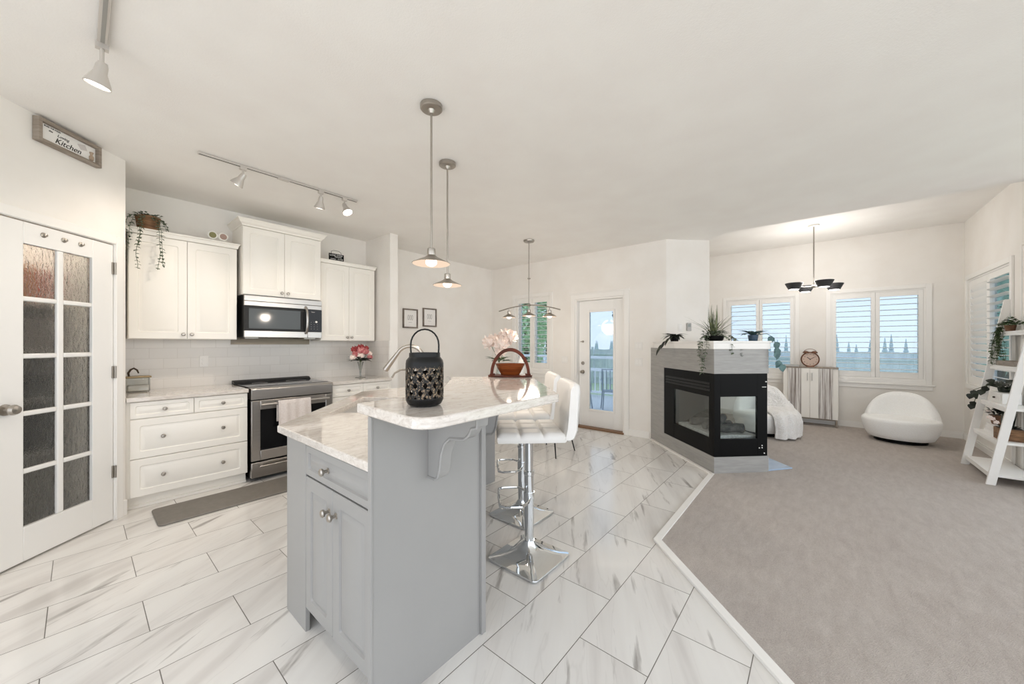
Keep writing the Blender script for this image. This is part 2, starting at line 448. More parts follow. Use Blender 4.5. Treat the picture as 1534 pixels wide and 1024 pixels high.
# ================================================================ THE SETTING
CE, CL = 2.78, 3.05
def cells(a0, a1, z0, z1, holes):
    """rectangles of the a-z plane left over around the holes"""
    cuts = sorted(set([a0, a1] + [h[0] for h in holes] + [h[1] for h in holes])); out = []
    for p, q in zip(cuts, cuts[1:]):
        hs = sorted([(h[2], h[3]) for h in holes if h[0] <= p+1e-6 and h[1] >= q-1e-6]); z = z0
        for b, t in hs:
            if b > z: out.append((p, q, z, b))
            z = t
        if z < z1: out.append((p, q, z, z1))
    return out
def wall_x(name, x0, x1, y0, y1, z1, holes=(), m='wall'):
    b = MB()
    for p, q, lo, hi in cells(y0, y1, 0, z1, holes): b.box(x0, p, lo, x1, q, hi)
    return struct(b.build(name, M[m]))
def wall_y(name, y0, y1, x0, x1, z1, holes=(), m='wall'):
    b = MB()
    for p, q, lo, hi in cells(x0, x1, 0, z1, holes): b.box(p, y0, lo, q, y1, hi)
    return struct(b.build(name, M[m]))

fl = MB().prism([(-2.5,-3.5),(-1.83,-3.5),(2.5,.83),(4.21,.83),(5.35,1.97),(5.35,5.05),(-2.5,5.05)], -0.06, 0).build('floor', M['tile']); struct(fl)
cp = MB().prism([(-1.83,-3.5),(8.15,-3.5),(8.15,1.9),(5.35,1.9),(4.21,.83),(2.5,.83)], -0.06, 0.010).build('floor_carpet', M['carpet']); struct(cp)
st = MB().prism([(-1.77,-3.50),(2.545,.815),(4.19,.815),(4.19,.862),(2.522,.862),(-1.84,-3.50)], 0.0, 0.016)
st.prism([(4.165,.85),(4.19,.82),(5.19,1.80),(5.17,1.83)], 0.0, 0.016)
struct(st.build('trim_1', M['trim'], bevel=0.003))
struct(MB().prism([(-2.5,-3.5),(5.39,-3.5),(5.39,.905),(5.65,1.165),(5.2,1.615),(5.2,5.05),(-2.5,5.05)], CE, 3.25).build('ceiling', M['ceil']))
struct(MB().prism([(5.395,-3.5),(8.15,-3.5),(8.15,1.9),(5.3,1.9),(5.3,1.6),(5.66,1.165),(5.395,.9)], CL, 3.25).build('ceiling_living', M['ceil']))

YK = 4.88
wall_y('wall_kitchen', YK, YK+.15, -0.6, 5.35, CE)
wall_x('wall_kitchen_end', 2.605, 2.72, 4.26, YK, CE)
struct(MB().prism([(2.590,4.262),(2.604,4.262),(2.604,YK-.001),(2.590,YK-.001)], .91, 1.385).build('wall_tiled_end', M['subway']))
struct(MB().box(.24, YK-.012, .91, 2.589, YK-.0005, 1.40).build('wall_backsplash', M['subway']))
# pantry corner wall (45 degrees), door hole left open
PA = (0.168, 4.098)            # hinge side of the door at the floor
def pant(name, mb, m, parent=None, **k): return mb.build(name, M[m], parent, **k)
pw = sroot('wall_pantry', (PA[0], PA[1], 0), PI/4)
b = MB()
b.box(0.0, 0.0, 0, 0.099, .10, CE); b.box(-0.705, 0, 2.095, 0, .10, CE); b.box(-2.6, 0, 0, -0.705, .10, CE)
b.build('wall_face', M['wall'], pw)
b = MB(); b.box(0.002, -.016, 0, .066, 0, 2.16); b.box(-.771, -.016, 0, -.707, 0, 2.16); b.box(-.707, -.016, 2.096, .002, 0, 2.16)
b.box(0.004, -.022, 0, .018, -.016, 2.112); b.box(-.723,-.022,0,-.709,-.016,2.112); b.box(-.709,-.022,2.098,.004,-.016,2.112)
b.build('casing', M['trim'], pw, bevel=.003)
b = MB(); b.box(.066, -.014, 0, .100, 0, .12); b.box(-2.6, -.014, 0, -.771, 0, .10); b.build('baseboard', M['trim'], pw, bevel=.003)
wall_x('wall_pantry_return', .14, .238, 4.17, YK, CE)
# pantry closet behind the door
struct(MB().prism([(-1.9,2.6),(-1.85,2.55),(-1.85,5.0),(-1.9,5.0)], 0, CE).build('wall_closet', M['wall']))

# patio / dining wall  X = 5.2
XD = 5.2
wall_x('wall_patio', XD, XD+.15, 1.6, YK+.15, CE, [(2.20, 3.03, 0, 2.06), (3.52, 4.29, .90, 2.17)])
# wall behind the fireplace, 45 degrees
struct(MB().prism([(5.2,1.6),(5.642,1.158),(5.75,1.266),(5.35,1.75),(5.35,1.61)], 0, CL+.01).build('wall_fireplace', M['wall']))
wall_y('wall_living_back', 1.76, 1.90, 5.36, 8.0, CL)
XW = 8.0
W1 = (.31, 1.345, .80, 2.165); W2 = (-1.205, -.155, .80, 2.165)
wall_x('wall_window', XW, XW+.15, -1.72, 1.90, CL, [W1, W2])
YR = -1.57
W3 = (6.36, 7.83, .80, 2.21)
wall_y('wall_right', YR-.07, YR, 5.2, 8.0, CL, [W3, (5.25,5.95,.02,2.249)])

def baseb(name, a, bb, h=.10, t=.014):
    a = Vector((*a, 0)); bb = Vector((*bb, 0)); d = bb-a; L = d.length
    mb = MB(); mb.box(0, -t, 0, L, 0, h*.78); mb.box(0, -t*.65, h*.78, L, 0, h)
    o = mb.build(name, M['trim'], bevel=.002, loc=a, rot=math.atan2(d.y, d.x)); return struct(o)
baseb('baseboard_dining', (2.735, YK), (5.186, YK))
baseb('baseboard_patio', (XD, YK-.015), (XD, 3.10))
baseb('baseboard_patio_corner', (XD, 2.13), (XD, 1.83))
baseb('baseboard_window', (XW, 1.74), (XW, YR+.015))
baseb('baseboard_right', (XW-.015, YR), (5.3, YR))
baseb('baseboard_kitchen_end', (2.606, 4.26), (2.72, 4.26))
baseb('baseboard_back', (6.2, 1.76), (7.985, 1.76))

# ---------------------------------------------------------------- shuttered windows
def shutter_window(name, loc, rot, w, z0, z1, npan=2, casing=.06, pitch=.084, tilt=0.0, sill=True, tilts=None, dep=.15):
    """local x along the wall, y=0 room face, +y outwards; clear opening w by z0..z1"""
    r = sroot(name, loc, rot)
    b = MB()
    b.box(-casing, -.02, z0-casing, 0, 0, z1+casing); b.box(w, -.02, z0-casing, w+casing, 0, z1+casing)
    b.box(0, -.02, z1, w, 0, z1+casing); b.box(0, -.02, z0-casing, w, 0, z0)
    b.build('casing', M['trim'], r, bevel=.003)
    b = MB()       # jamb lining
    b.box(0, 0, z0, .02, dep, z1); b.box(w-.02, 0, z0, w, dep, z1); b.box(.02, 0, z1-.02, w-.02, dep, z1); b.box(.02, 0, z0, w-.02, dep, z0+.02)
    g = min(.085, dep-.033)
    b.build('jamb', M['trim'], r)
    if sill:
        b = MB(); b.box(-casing-.03, -.035, z0-casing-.022, w+casing+.03, 0, z0-casing); b.box(-casing-.01, -.016, z0-casing-.085, w+casing+.01, 0, z0-casing-.022)
        b.build('sill', M['trim'], r, bevel=.003)
    pw_ = (w-.046)/npan
    for k in range(npan):
        x0 = .021 + k*(pw_+.004); x1 = x0+pw_; s = .048
        b = MB(); b.box(x0, .004, z0+.021, x0+s, .032, z1-.021); b.box(x1-s, .004, z0+.021, x1, .032, z1-.021)
        b.box(x0+s, .004, z1-.021-.075, x1-s, .032, z1-.021); b.box(x0+s, .004, z0+.021, x1-s, .032, z0+.021+.09)
        p = b.build('shutter_panel', M['trim'], r, bevel=.003)
        lo, hi = z0+.021+.09, z1-.021-.075; n = max(2, round((hi-lo)/pitch)); b = MB()
        tl = tilts[k] if tilts else tilt
        for i in range(n):
            zc = lo + (i+.5)*(hi-lo)/n; hw = pitch*.52
            c, sn = math.cos(tl), math.sin(tl); pr = []
            for u, vv in ((-hw,0),(-hw*.5,.0045),(0,.0055),(hw*.5,.0045),(hw,0),(hw*.5,-.0045),(0,-.0055),(-hw*.5,-.0045)):
                pr.append((.018 + u*c - vv*sn, zc + u*sn + vv*c))
            b.prism_x(pr, x0+s+.001, x1-s-.001)
        b.build('louvers', M['trim'], p)
    b = MB(); b.box(.021, g+.012, z0+.021, w-.021, g+.017, z1-.021); b.build('glass_pane', M['pane'], r)
    b = MB(); f = .045
    b.box(.021, g, z0+.021, .021+f, g+(.04 if dep > .1 else .03), z1-.021); b.box(w-.021-f, g, z0+.021, w-.021, g+(.04 if dep > .1 else .03), z1-.021)
    b.box(.021+f, g, z1-.021-f, w-.021-f, g+(.04 if dep > .1 else .03), z1-.021); b.box(.021+f, g, z0+.021, w-.021-f, g+(.04 if dep > .1 else .03), z0+.021+f)
    b.box(w/2-.03, g, z0+.021+f, w/2+.03, g+(.04 if dep > .1 else .03), z1-.021-f); b.build('window_frame', M['trim'], r)
    return r
shutter_window('window_1', (XD, 4.29, 0), -PI/2, .77, .90, 2.17, pitch=.078)
shutter_window('window_2', (XW, W1[1], 0), -PI/2, W1[1]-W1[0], W1[2], W1[3])
shutter_window('window_3', (XW, W2[1], 0), -PI/2, W2[1]-W2[0], W2[2], W2[3])
shutter_window('window_4', (W3[1], YR, 0), PI, W3[1]-W3[0], W3[2], W3[3], tilts=(R(-66), R(-10)), sill=False, dep=.068)
# edge of the next opening on the right wall
b = MB(); b.box(5.95, YR, .0, 6.02, YR+.02, 2.31); b.box(6.02, YR, 0, 6.045, YR+.028, 2.33); b.box(5.2, YR, 2.25, 5.95, YR+.02, 2.33)
struct(b.build('trim_2', M['trim'], bevel=.003))
dg = sroot('door_3', (5.95, YR, 0), PI)
MB().box(.02,.06,.04,.68,.066,2.23).build('glass_pane', M['clear_pane'], dg)
b = MB(); b.box(0,.04,.02,.06,.09,2.249); b.box(.64,.04,.02,.70,.09,2.249); b.box(.06,.04,2.18,.64,.09,2.249); b.box(.06,.04,.02,.64,.09,.16); b.build('door_frame', M['door'], dg)

# ---------------------------------------------------------------- patio door (glazed)
dr = sroot('door_1', (XD, 3.03, 0), -PI/2)
b = MB(); w = .83
b.box(-.075, -.018, 0, 0, 0, 2.135); b.box(w, -.018, 0, w+.075, 0, 2.135); b.box(0, -.018, 2.06, w, 0, 2.135)
b.box(0, 0, 0, .025, .15, 2.06); b.box(w-.025, 0, 0, w, .15, 2.06); b.box(.025, 0, 2.035, w-.025, .15, 2.06)
b.box(-.085,-.024,2.135,w+.085,0,2.155)
b.build('casing', M['trim'], dr, bevel=.003)
b = MB(); a0, a1, g0, g1, q0, q1 = .028, .802, .215, .625, .30, 1.85
b.box(a0, .08, .025, g0, .125, 2.032); b.box(g1, .08, .025, a1, .125, 2.032); b.box(g0, .08, .025, g1, .125, q0); b.box(g0, .08, q1, g1, .125, 2.032)
sl = b.build('door_slab', M['door'], dr, bevel=.002)
b = MB(); f = .028
b.box(g0-f, .07, q0-f, g0+.004, .081, q1+f); b.box(g1-.004, .07, q0-f, g1+f, .081, q1+f); b.box(g0+.004, .07, q0-f, g1-.004, .081, q0+.004); b.box(g0+.004, .07, q1-.004, g1-.004, .081, q1+f)
b.build('glazing_bead', M['trim'], sl, bevel=.004)
MB().box(g0, .10, q0, g1, .105, q1).build('glass_pane', M['pane'], sl)
b = MB(); b.lathe([(.0,-.012),(.026,-.012),(.028,0)], 20, (.10,.08,1.03), 'y'); b.box(.096,.05,1.012,.104,.068,1.048); b.build('deadbolt', M['nickel'], sl)
b = MB(); b.lathe([(.005,-.062),(.022,-.058),(.027,-.042),(.022,-.026),(.011,-.018),(.011,-.006),(.030,-.004),(.031,0)], 20, (.10,.08,.89), 'y'); b.build('door_knob', M['nickel'], sl)
b = MB(); b.lathe([(.0,-.010),(.016,-.010),(.018,0)], 16, (.10,.08,1.38), 'y'); b.box(.06,.066,1.372,.12,.074,1.386); b.build('night_latch', M['nickel'], sl)
for zz in (.95,):
    MB().box(w-.045,.066,zz,w-.027,.08,zz+.11).build('hinge', M['nickel'], dr)
b = MB(); b.box(-.0,-.03,0,w,.15,.024); b.build('threshold', mat('bronze_threshold', srgb(136,104,78), .5, .3), dr, bevel=.003)

# ---------------------------------------------------------------- pantry door
pd = sroot('door_2', (PA[0], PA[1], 0), PI/4)
xs = [(-.546,-.363), (-.325,-.149)]
z0p, ph, pm = .222, .3228, .03
b = MB(); y0, y1 = -.004, .036
b.box(-.698, y0, .014, -.546, y1, 2.088); b.box(-.149, y0, .014, -.003, y1, 2.088)
b.box(-.546, y0, .014, -.149, y1, z0p); b.box(-.546, y0, z0p+5*ph+4*pm, -.149, y1, 2.088)
slab = b.build('door_slab', M['door'], pd, bevel=.003)
b = MB(); b.box(-.363, 0, z0p, -.325, .030, z0p+5*ph+4*pm)
for k in range(4):
    zz = z0p+(k+1)*ph+k*pm
    for a0, a1 in xs: b.box(a0, 0, zz, a1, .030, zz+pm)
b.build('muntins', M['door'], slab, bevel=.007)
for k in range(5):
    for a0, a1 in xs:
        zz = z0p+k*(ph+pm); MB().box(a0+.001, .016, zz+.001, a1-.001, .021, zz+ph-.001).build('glass_pane', M['frost'], slab)
b = MB(); b.lathe([(.004,-.070),(.024,-.066),(.031,-.050),(.026,-.034),(.013,-.026),(.012,-.008),(.033,-.006),(.034,0)], 24, (-.635,y0,.953), 'y'); b.build('door_knob', M['nickel'], pd)
for zz in (1.912, 1.127, .373):
    b = MB(); b.lathe([(.007,-.045),(.007,.045)], 10, (0,-.018,zz)); b.box(-.014,-.012,zz-.045,.014,-.0045,zz+.045); b.build('hinge', M['nickel'], pd)
for i, hx in enumerate((-.444, -.33, -.226)):
    b = MB(); b.lathe([(.003,-.020),(.010,-.017),(.006,-.008),(.016,-.003),(.017,0)], 14, (hx, y0, 2.033), 'y'); b.build('stick_on_hook', M['nickel'], pd)

# closet shelves and what shows through the rippled glass
Mp = Matrix.Translation((PA[0],PA[1],0)) @ Matrix.Rotation(PI/4,4,'Z')
ps = thing('pantry_shelf_unit', 'white shelves inside the pantry, dim behind the rippled door panes', 'shelf', (PA[0],PA[1],0), PI/4)
for zz in (.55, .93, 1.27, 1.62):
    MB().box(-1.0, .34, zz, .02, .68, zz+.02).build('shelf', M['trim'], ps)
b = MB(); b.box(-1.02,.34,0,-1.0,.68,2.2); b.box(.02,.34,0,.04,.68,2.2); b.box(-1.0,.68,0,.02,.70,2.2); b.build('side_panels', M['trim'], ps)
pl = bpy.data.lights.new('pantry_fill_light','POINT'); pl.energy = 9; pl.color = (1,.9,.78); pl.shadow_soft_size = .1; po = bpy.data.objects.new('pantry_fill_light', pl); C.objects.link(po); po.location = Mp @ Vector((-.4,.25,2.45))  # added fill lamp without a fixture, brightens what shows through the door panes
def pitem(name, m, x0, x1, z0, h, label, cat, d=.22):
    c = Mp @ Vector(((x0+x1)/2, .50, z0)); bb = MB(); ww = (x1-x0)/2
    bb.box(-ww, -d/2, 0, ww, d/2, h); o = bb.build(name, M[m], bevel=.008, loc=c, rot=PI/4); tag(o, label, cat); return o
pitem('cardboard_box', 'carton', -.82, -.36, 1.64, .34, 'tan cardboard box on the pantry top shelf, behind the top left pane', 'box')
pitem('cardboard_box', 'carton', -.34, -.16, 1.64, .26, 'smaller tan cardboard box behind the top right door pane', 'box')
pitem('snack_packet', 'pantry_red', -.15, -.01, 1.64, .24, 'reddish packet behind the top right pane of the pantry door', 'packet', .12)
pitem('storage_bin', 'pantry_grey', -.80, -.40, 1.29, .26, 'pale grey bin behind the second left pane of the pantry door', 'bin')
pitem('storage_bin', 'pantry_grey', -.36, -.04, 1.29, .24, 'pale grey bin behind the second right pane of the pantry door', 'bin')
pitem('storage_tub', 'pantry_dark', -.80, -.42, .95, .16, 'low dark tub behind the third left pane of the pantry door', 'tub')
pitem('storage_tub', 'pantry_dark', -.38, -.04, .95, .16, 'low dark tub behind the third right pane of the pantry door', 'tub')
pitem('storage_crate', 'pantry_dark', -.84, -.46, .57, .26, 'dark crate behind the fourth left pane of the pantry door', 'crate')
pitem('storage_crate', 'pantry_dark', -.40, -.04, .57, .26, 'dark crate behind the fourth right pane of the pantry door', 'crate')

# ================================================================ KITCHEN RUN
def knob(parent, x, z, y=0.0, r=.0155):
    b = MB(); b.lathe([(.002,-.030),(r*.7,-.029),(r,-.024),(r*.92,-.018),(r*.45,-.013),(r*.40,-.004),(r*.75,-.002),(r*.78,0)], 16, (x,y,z), 'y')
    return b.build('knob', M['nickel'], parent)
def front(name, parent, x0, z0, x1, z1, m='white', fr=.05, t=.02, knobs=(), rad=.014):
    o = MB().rpanel(x0, z0, x1, z1, t, fr, rad).build(name, M[m], parent, sm=28)
    for kx, kz in knobs: knob(o, kx, kz, -t)
    return o
G = .003
# left base cabinet
cb = thing('drawer_cabinet', 'white base cabinet with four raised-panel drawers left of the range', 'cabinet', (.242, 4.225, 0))
W = .808
b = MB(); b.box(0, 0, .10, W, .64, .872); b.box(.0, .055, 0, W, .64, .10); b.box(0,.04,.0,W,.055,.022); b.build('body', M['white'], cb)
front('drawer', cb, .022, .735, .412, .868, fr=.030, knobs=[(.225,.80)]); front('drawer', cb, .416, .735, W-G, .868, fr=.030, knobs=[(.615,.80)])
front('drawer', cb, .022, .412, W-G, .729, fr=.055, knobs=[(.215,.573),(.615,.573)]); front('drawer', cb, .022, .104, W-G, .406, fr=.055, knobs=[(.215,.255),(.615,.255)])
b = MB(); b.box(.242, 4.185, .874, 1.053, 4.867, .91)
tag(b.build('countertop', M['stone'], bevel=.004), 'pale speckled stone countertop left of the range', 'countertop')
# right base cabinet
cb = thing('drawer_cabinet', 'white base cabinet with small drawers right of the range', 'cabinet', (1.845, 4.225, 0))
W = .738
b = MB(); b.box(0, 0, .10, W, .64, .872); b.box(0, .055, 0, W, .64, .10); b.build('body', M['white'], cb)
front('drawer', cb, G, .735, .366, .868, fr=.030, knobs=[(.185,.80)]); front('drawer', cb, .37, .735, W-G, .868, fr=.030, knobs=[(.55,.80)])
front('door', cb, G, .104, .366, .729, fr=.055, knobs=[(.33,.66)]); front('door', cb, .37, .104, W-G, .729, fr=.055, knobs=[(.41,.66)])
b = MB(); b.box(1.842, 4.185, .874, 2.588, 4.867, .91)
tag(b.build('countertop', M['stone'], bevel=.004), 'pale speckled stone countertop between the range and the kitchen end wall', 'countertop')

def upper(label, x0, x1, z0, z1, yf, ytop, over=.03, hi=.055, knobz=None):
    r = thing('wall_cabinet', label, 'cabinet', (x0, yf, z0)); w, h = x1-x0, z1-z0; d = YK-.002-yf
    b = MB(); b.box(0, .001, 0, w, d, h); b.build('body', M['white'], r)
    m_ = w/2
    front('door', r, G, G, m_-.0015, h-.004, fr=.06, knobs=[(m_-.03, .045)]); front('door', r, m_+.0015, G, w-G, h-.004, fr=.06, knobs=[(m_+.03, .045)])
    def lp(o, z): return [(-o, -.02-o, z), (w+o, -.02-o, z), (w+o, d, z), (-o, d, z)]
    b = MB(); b.loft([lp(.0, h), lp(.006, h+.004), lp(.008, h+.014), lp(over*.55, h+.030), lp(over*.85, h+hi-.012), lp(over, h+hi-.010), lp(over, h+hi)])
    b.build('crown', M['white'], r, sm=20); return r
upper('white two-door wall cabinet beside the pantry, trailing plant on top', .275, 1.05, 1.385, 2.312, 4.59, 0, over=.022, hi=.05)
upper('tall white two-door cabinet above the microwave with deep crown', 1.078, 1.845, 1.850, 2.555, 4.52, 0, over=.05, hi=.07)
upper('white two-door wall cabinet right of the microwave, black sign on top', 1.868, 2.566, 1.380, 2.325, 4.59, 0, over=.018, hi=.045)

# microwave
mw = thing('microwave', 'stainless over-the-range microwave with black glass door', 'microwave', (1.082, 4.46, 1.41)); W, H = .755, .43
b = MB(); b.box(0, .03, 0, W, .41, H); b.build('body', M['black'], mw, bevel=.003)
b = MB(); b.box(0, 0, H-.105, W, .03, H-.058); b.box(0,0,H-.056,W,.03,H); b.build('vent_grille', M['steel'], mw, bevel=.003)
b = MB(); b.box(0, 0, .0, .60, .03, .068); d = b.build('door', M['steel'], mw, bevel=.003)
b = MB(); b.box(0, .001, .069, .565, .03, H-.107); b.build('door_frame', M['black'], d)
b = MB(); b.box(.04, -.001, .092, .525, .004, H-.132); b.build('door_window', mat('microwave_window', srgb(62,66,64), .08), d)
pts = [(.58, 0, .05), (.58, -.03, .075), (.58, -.045, .13), (.58, -.050, .20), (.58, -.045, .27), (.58, -.03, .325), (.58, 0, .35)]
b = MB(); b.tube(pts, .013, 10); b.build('handle', M['steel'], mw)
b = MB(); b.box(.602, .001, .069, W, .03, H-.107); p = b.build('control_panel', M['black_glass'], mw)
for i in range(3):
    for j in range(4): MB().box(.636+.033*i, -.0005, .10+.026*j, .642+.033*i, .001, .105+.026*j).build('touch_button', M['grey_ink'], p)
MB().box(.640, -.0005, .292, .680, .001, .300).build('display', M['grey_ink'], p); b = MB(); b.lathe([(.012,-.003),(.012,.001)], 14, (.695,0,.185), 'y'); b.build('start_button', M['plastic'], p)
b = MB(); b.box(.602, 0, 0, W, .03, .068); b.build('lower_trim', M['steel'], mw, bevel=.003)
for fx in (.03,.60): MB().box(fx,.10,-.012,fx+.12,.30,0).build('filter', M['nickel'], mw)
b = MB(); b.box(1.06, 4.852, 1.335, 1.85, 4.866, 1.409); tag(b.build('vent_back_strip', mat('brown_steel', srgb(128,118,104), .35, .7)), 'brown metal strip on the tiles beneath the microwave', 'strip')

# range
rg = thing('range_oven', 'stainless slide-in electric range with black glass cooktop', 'oven', (1.068, 4.165, 0)); W = .764
b = MB(); b.box(.004, .05, .03, W-.004, .69, .885); b.build('body', M['black'], rg)
b = MB(); b.prism_x([(.0,.800),(.0,.896),(.012,.908),(.11,.914),(.11,.800)], 0, W); b.build('control_fascia', M['steel'], rg, bevel=.003)
b = MB(); b.box(0, .11, .895, W, .62, .917); ck = b.build('cooktop', M['black_glass'], rg, bevel=.003)
for cx, cy, r_ in ((.2,.25,.10),(.56,.25,.08),(.2,.48,.07),(.56,.48,.10)):
    b = MB(); b.tube([(cx+r_*math.cos(2*PI*i/28), cy+r_*math.sin(2*PI*i/28), .917) for i in range(28)], .0015, 4, True); b.build('burner_ring', M['grey_ink'], ck)
b = MB(); b.prism_x([(.60,.905),(.60,.925),(.64,.945),(.70,.945),(.70,.905)], 0, W); b.build('rear_vent', M['black'], rg, bevel=.004)
b = MB(); b.box(.0, .0, .205, .075, .045, .79); b.box(W-.075, 0, .205, W, .045, .79); b.box(.075, 0, .205, W-.075, .045, .30); b.box(.075, 0, .70, W-.075, .045, .79)
d = b.build('oven_door', M['steel'], rg, bevel=.004)
MB().box(.076, .010, .301, W-.076, .04, .699).build('oven_window', M['black_glass'], d)
def bar(parent, z, x0, x1, y=-.055, r=.012):
    b = MB(); b.tube([(x0, y, z), (x1, y, z)], r, 12)
    for xx in (x0+.03, x1-.03): b.tube([(xx, y, z), (xx, 0.004, z-.006)], r*.9, 10)
    return b.build('handle', M['steel'], parent)
bar(d, .752, .06, W-.06)
b = MB(); b.box(0, 0, .045, W, .045, .19); dw = b.build('warming_drawer', M['steel'], rg, bevel=.004); bar(dw, .155, .06, W-.06, -.04, .010)
# towel on the oven handle
tw = MB(); nn, mm = 30, 22; L = []
for j in range(mm):
    row = []
    for i in range(nn):
        x = .30*i/(nn-1); wv = .004*math.sin(x*75)+.003*math.sin(x*40+1)
        s = j/(mm-1); tt = s*.60
        if tt < .20: p = (x, .034+wv*.4*(1-tt/.2), -.20+tt)
        elif tt < .24: a = (tt-.20)/.04*PI; p = (x, .008+.026*math.cos(a)-.002, .014*math.sin(a))
        else: p = (x+.012*(tt-.24), -.020+wv*(1+3*(tt-.24))-.01*(tt-.24), -(tt-.24)*.75)
        row.append(p)
    L.append(row)
tw.loft(L, False, False, False)
o = tw.build('kitchen_towel', M['towel'], loc=(1.068+.205, 4.165-.061, .768), sub=0); m_ = o.modifiers.new('thick', 'SOLIDIFY'); m_.thickness = .005; m_.offset = 0
tag(o, 'pale pinkish towel folded over the oven door handle', 'towel')

# kitchen mat
poly = []
for cx, cy, a0 in ((1.80,3.72,-90),(1.80,4.06,0),(.41,4.06,90),(.41,3.72,180)):
    for k in range(5): a = R(a0+22.5*k); poly.append((cx+.035*math.cos(a)-1.1, cy+.035*math.sin(a)-3.89))
o = MB().prism(poly, 0, .014).build('kitchen_mat', M['mat'], bevel=.005, loc=(1.1,3.89,0.0005)); tag(o, 'long grey anti-fatigue mat on the tiles before the range', 'mat')

# outlet on the backsplash
ot = thing('wall_outlet', 'white outlet plate on the backsplash behind the glass jar', 'outlet', (.835, YK-.0125, 1.16))
b = MB(); b.box(-.036,-.006,-.058,.036,0,.058); b.build('plate', M['plastic'], ot, bevel=.003)
for s in (-.02,.02): b = MB(); b.lathe([(.0,-.009),(.016,-.009),(.017,-.006)], 14, (0,0,s), 'y'); b.build('socket', M['plastic'], ot)

# ---------------------------------------------------------------- things on the counters and cabinets
jr = thing('glass_canister', 'square glass canister with bronze lid at the counter end by the pantry', 'canister', (.345, 4.70, .9105), R(2))
b = MB()
for i, s in enumerate((.060,)):
    b.box(-.075,-.06,0,.075,.06,.125)
b.build('jar', M['clear'], jr, bevel=.014, seg=3)
b = MB(); b.box(-.066,-.051,.008,.066,.051,.06); b.build('contents', mat('sugar', srgb(232,226,216), .9), jr, bevel=.01)
b = MB(); b.box(-.082,-.062,.126,.082,.062,.142); lid = b.build('lid', mat('bronze_lid', srgb(150,132,100), .35, .7), jr, bevel=.005)
b = MB(); b.tube([(-.055,0,.142),(-.06,0,.17),(-.045,0,.20),(-.025,0,.212),(-.005,0,.195),(.005,0,.165)], [.007,.008,.008,.008,.007,.005], 8); b.build('lid_handle', mat('dark_bronze', srgb(64,52,40), .35, .6), lid)

def flower_head(b, c, r, n=26):
    c = Vector(c)
    for i in range(n):
        z = 1-2*(i+.5)/n; a = i*2.39996; q = math.sqrt(1-z*z); d = Vector((q*math.cos(a), q*math.sin(a), z))
        b.leaf(c + d*r*.35, (d + Vector((0,0,.2))).normalized(), d.cross(Vector((.3,.5,.8))), r*.8, r*.75, -.3, 3)
def bouquet(root, heads, base, neck, leafm='leaf_green', nleaf=14, spread=.1):
    bb = {}
    for c, r, mname in heads:
        b = MB(); b.ball(c, r*.72, n=10, m=6); flower_head(b, c, r); b.build('flower', M[mname], root, sm=60)
    s = MB(); 
    for c, r, mname in heads:
        c = Vector(c); nk = Vector(neck); bs = Vector(base)
        s.tube([bs[:], (bs*.5+nk*.5)[:], nk[:], (nk*.5+c*.5+Vector((0,0,.01)))[:], c[:]], .0032, 5)
    s.build('stems', M['stem'], root)
    l = MB(); nk = Vector(neck)
    for i in range(nleaf):
        a = i*2.4; d = Vector((math.cos(a), math.sin(a), .25+.5*rnd.random())); l.leaf(nk + d*spread*.35, d, (0,0,1), spread*.9, spread*.38, .35)
    l.build('leaves', M[leafm], root, sm=60)
fv = thing('flower_vase', 'glass vase of pink and red flowers on the right counter by the end wall', 'vase', (2.33, 4.50, .9105))
b = MB(); b.lathe([(.062,0),(.064,.004),(.020,.012),(.011,.02),(.011,.05),(.016,.10),(.026,.16),(.040,.20),(.038,.20),(.024,.155),(.013,.10),(.008,.05)], 20); b.build('vase', M['clear'], fv)
hd = [((-.07,-.02,.30),.045,'petal_pink'),((-.015,-.05,.345),.05,'petal_pink'),((.05,-.03,.33),.045,'petal_pink'),((.105,-.02,.30),.038,'petal_white'),((-.115,-.03,.26),.036,'petal_white'),((.02,.03,.385),.045,'petal_red'),((-.06,.03,.36),.045,'petal_red'),((.085,.03,.37),.04,'petal_red'),((-.03,-.06,.285),.04,'petal_white'),((.10,-.05,.26),.034,'petal_pink')]
bouquet(fv, hd, (0,0,.03), (0,0,.20), 'leaf_dark', 26, .13)

# trailing plant in a wooden pot, upper left cabinet
def vine(b, s, p, steps, dx, leafL, n=2, droop=.03, outm=.02, seed=1):
    rr = random.Random(seed); p = Vector(p); pts = [p.copy()]; v = Vector(dx)
    for i in range(steps):
        v = v + Vector((rr.uniform(-.006,.006), rr.uniform(-.006,.006), -droop*rr.uniform(.4,1)))
        if v.length > .03: v = v.normalized()*.03
        p = p + v; pts.append(p.copy())
        for k in range(n):
            a = rr.uniform(0, 2*PI); d = Vector((math.cos(a), math.sin(a), rr.uniform(-.5,.4)))
            b.leaf(p, d, (0,0,1), leafL*rr.uniform(.7,1.2), leafL*.72, .3, 3)
    s.tube([q[:] for q in pts], .0016, 4)
tp = thing('trailing_plant', 'trailing greenery in a brown wooden pot atop the left wall cabinet', 'plant', (.345, 4.64, 2.364))
b = MB(); b.lathe([(.058,0),(.070,.002),(.086,.12),(.080,.12),(.076,.105),(.0,.10)], 22, (.06,0,0)); b.build('pot', M['wood_pot'], tp)
l, s = MB(), MB()
for i in range(110):
    a = rnd.uniform(0,2*PI); q = rnd.uniform(.0,.085); l.leaf((.06+q*math.cos(a), q*math.sin(a), .105+rnd.uniform(0,.04)), (math.cos(a), math.sin(a), rnd.uniform(-.1,.9)), (0,0,1), rnd.uniform(.02,.034), .020, .3, 3)
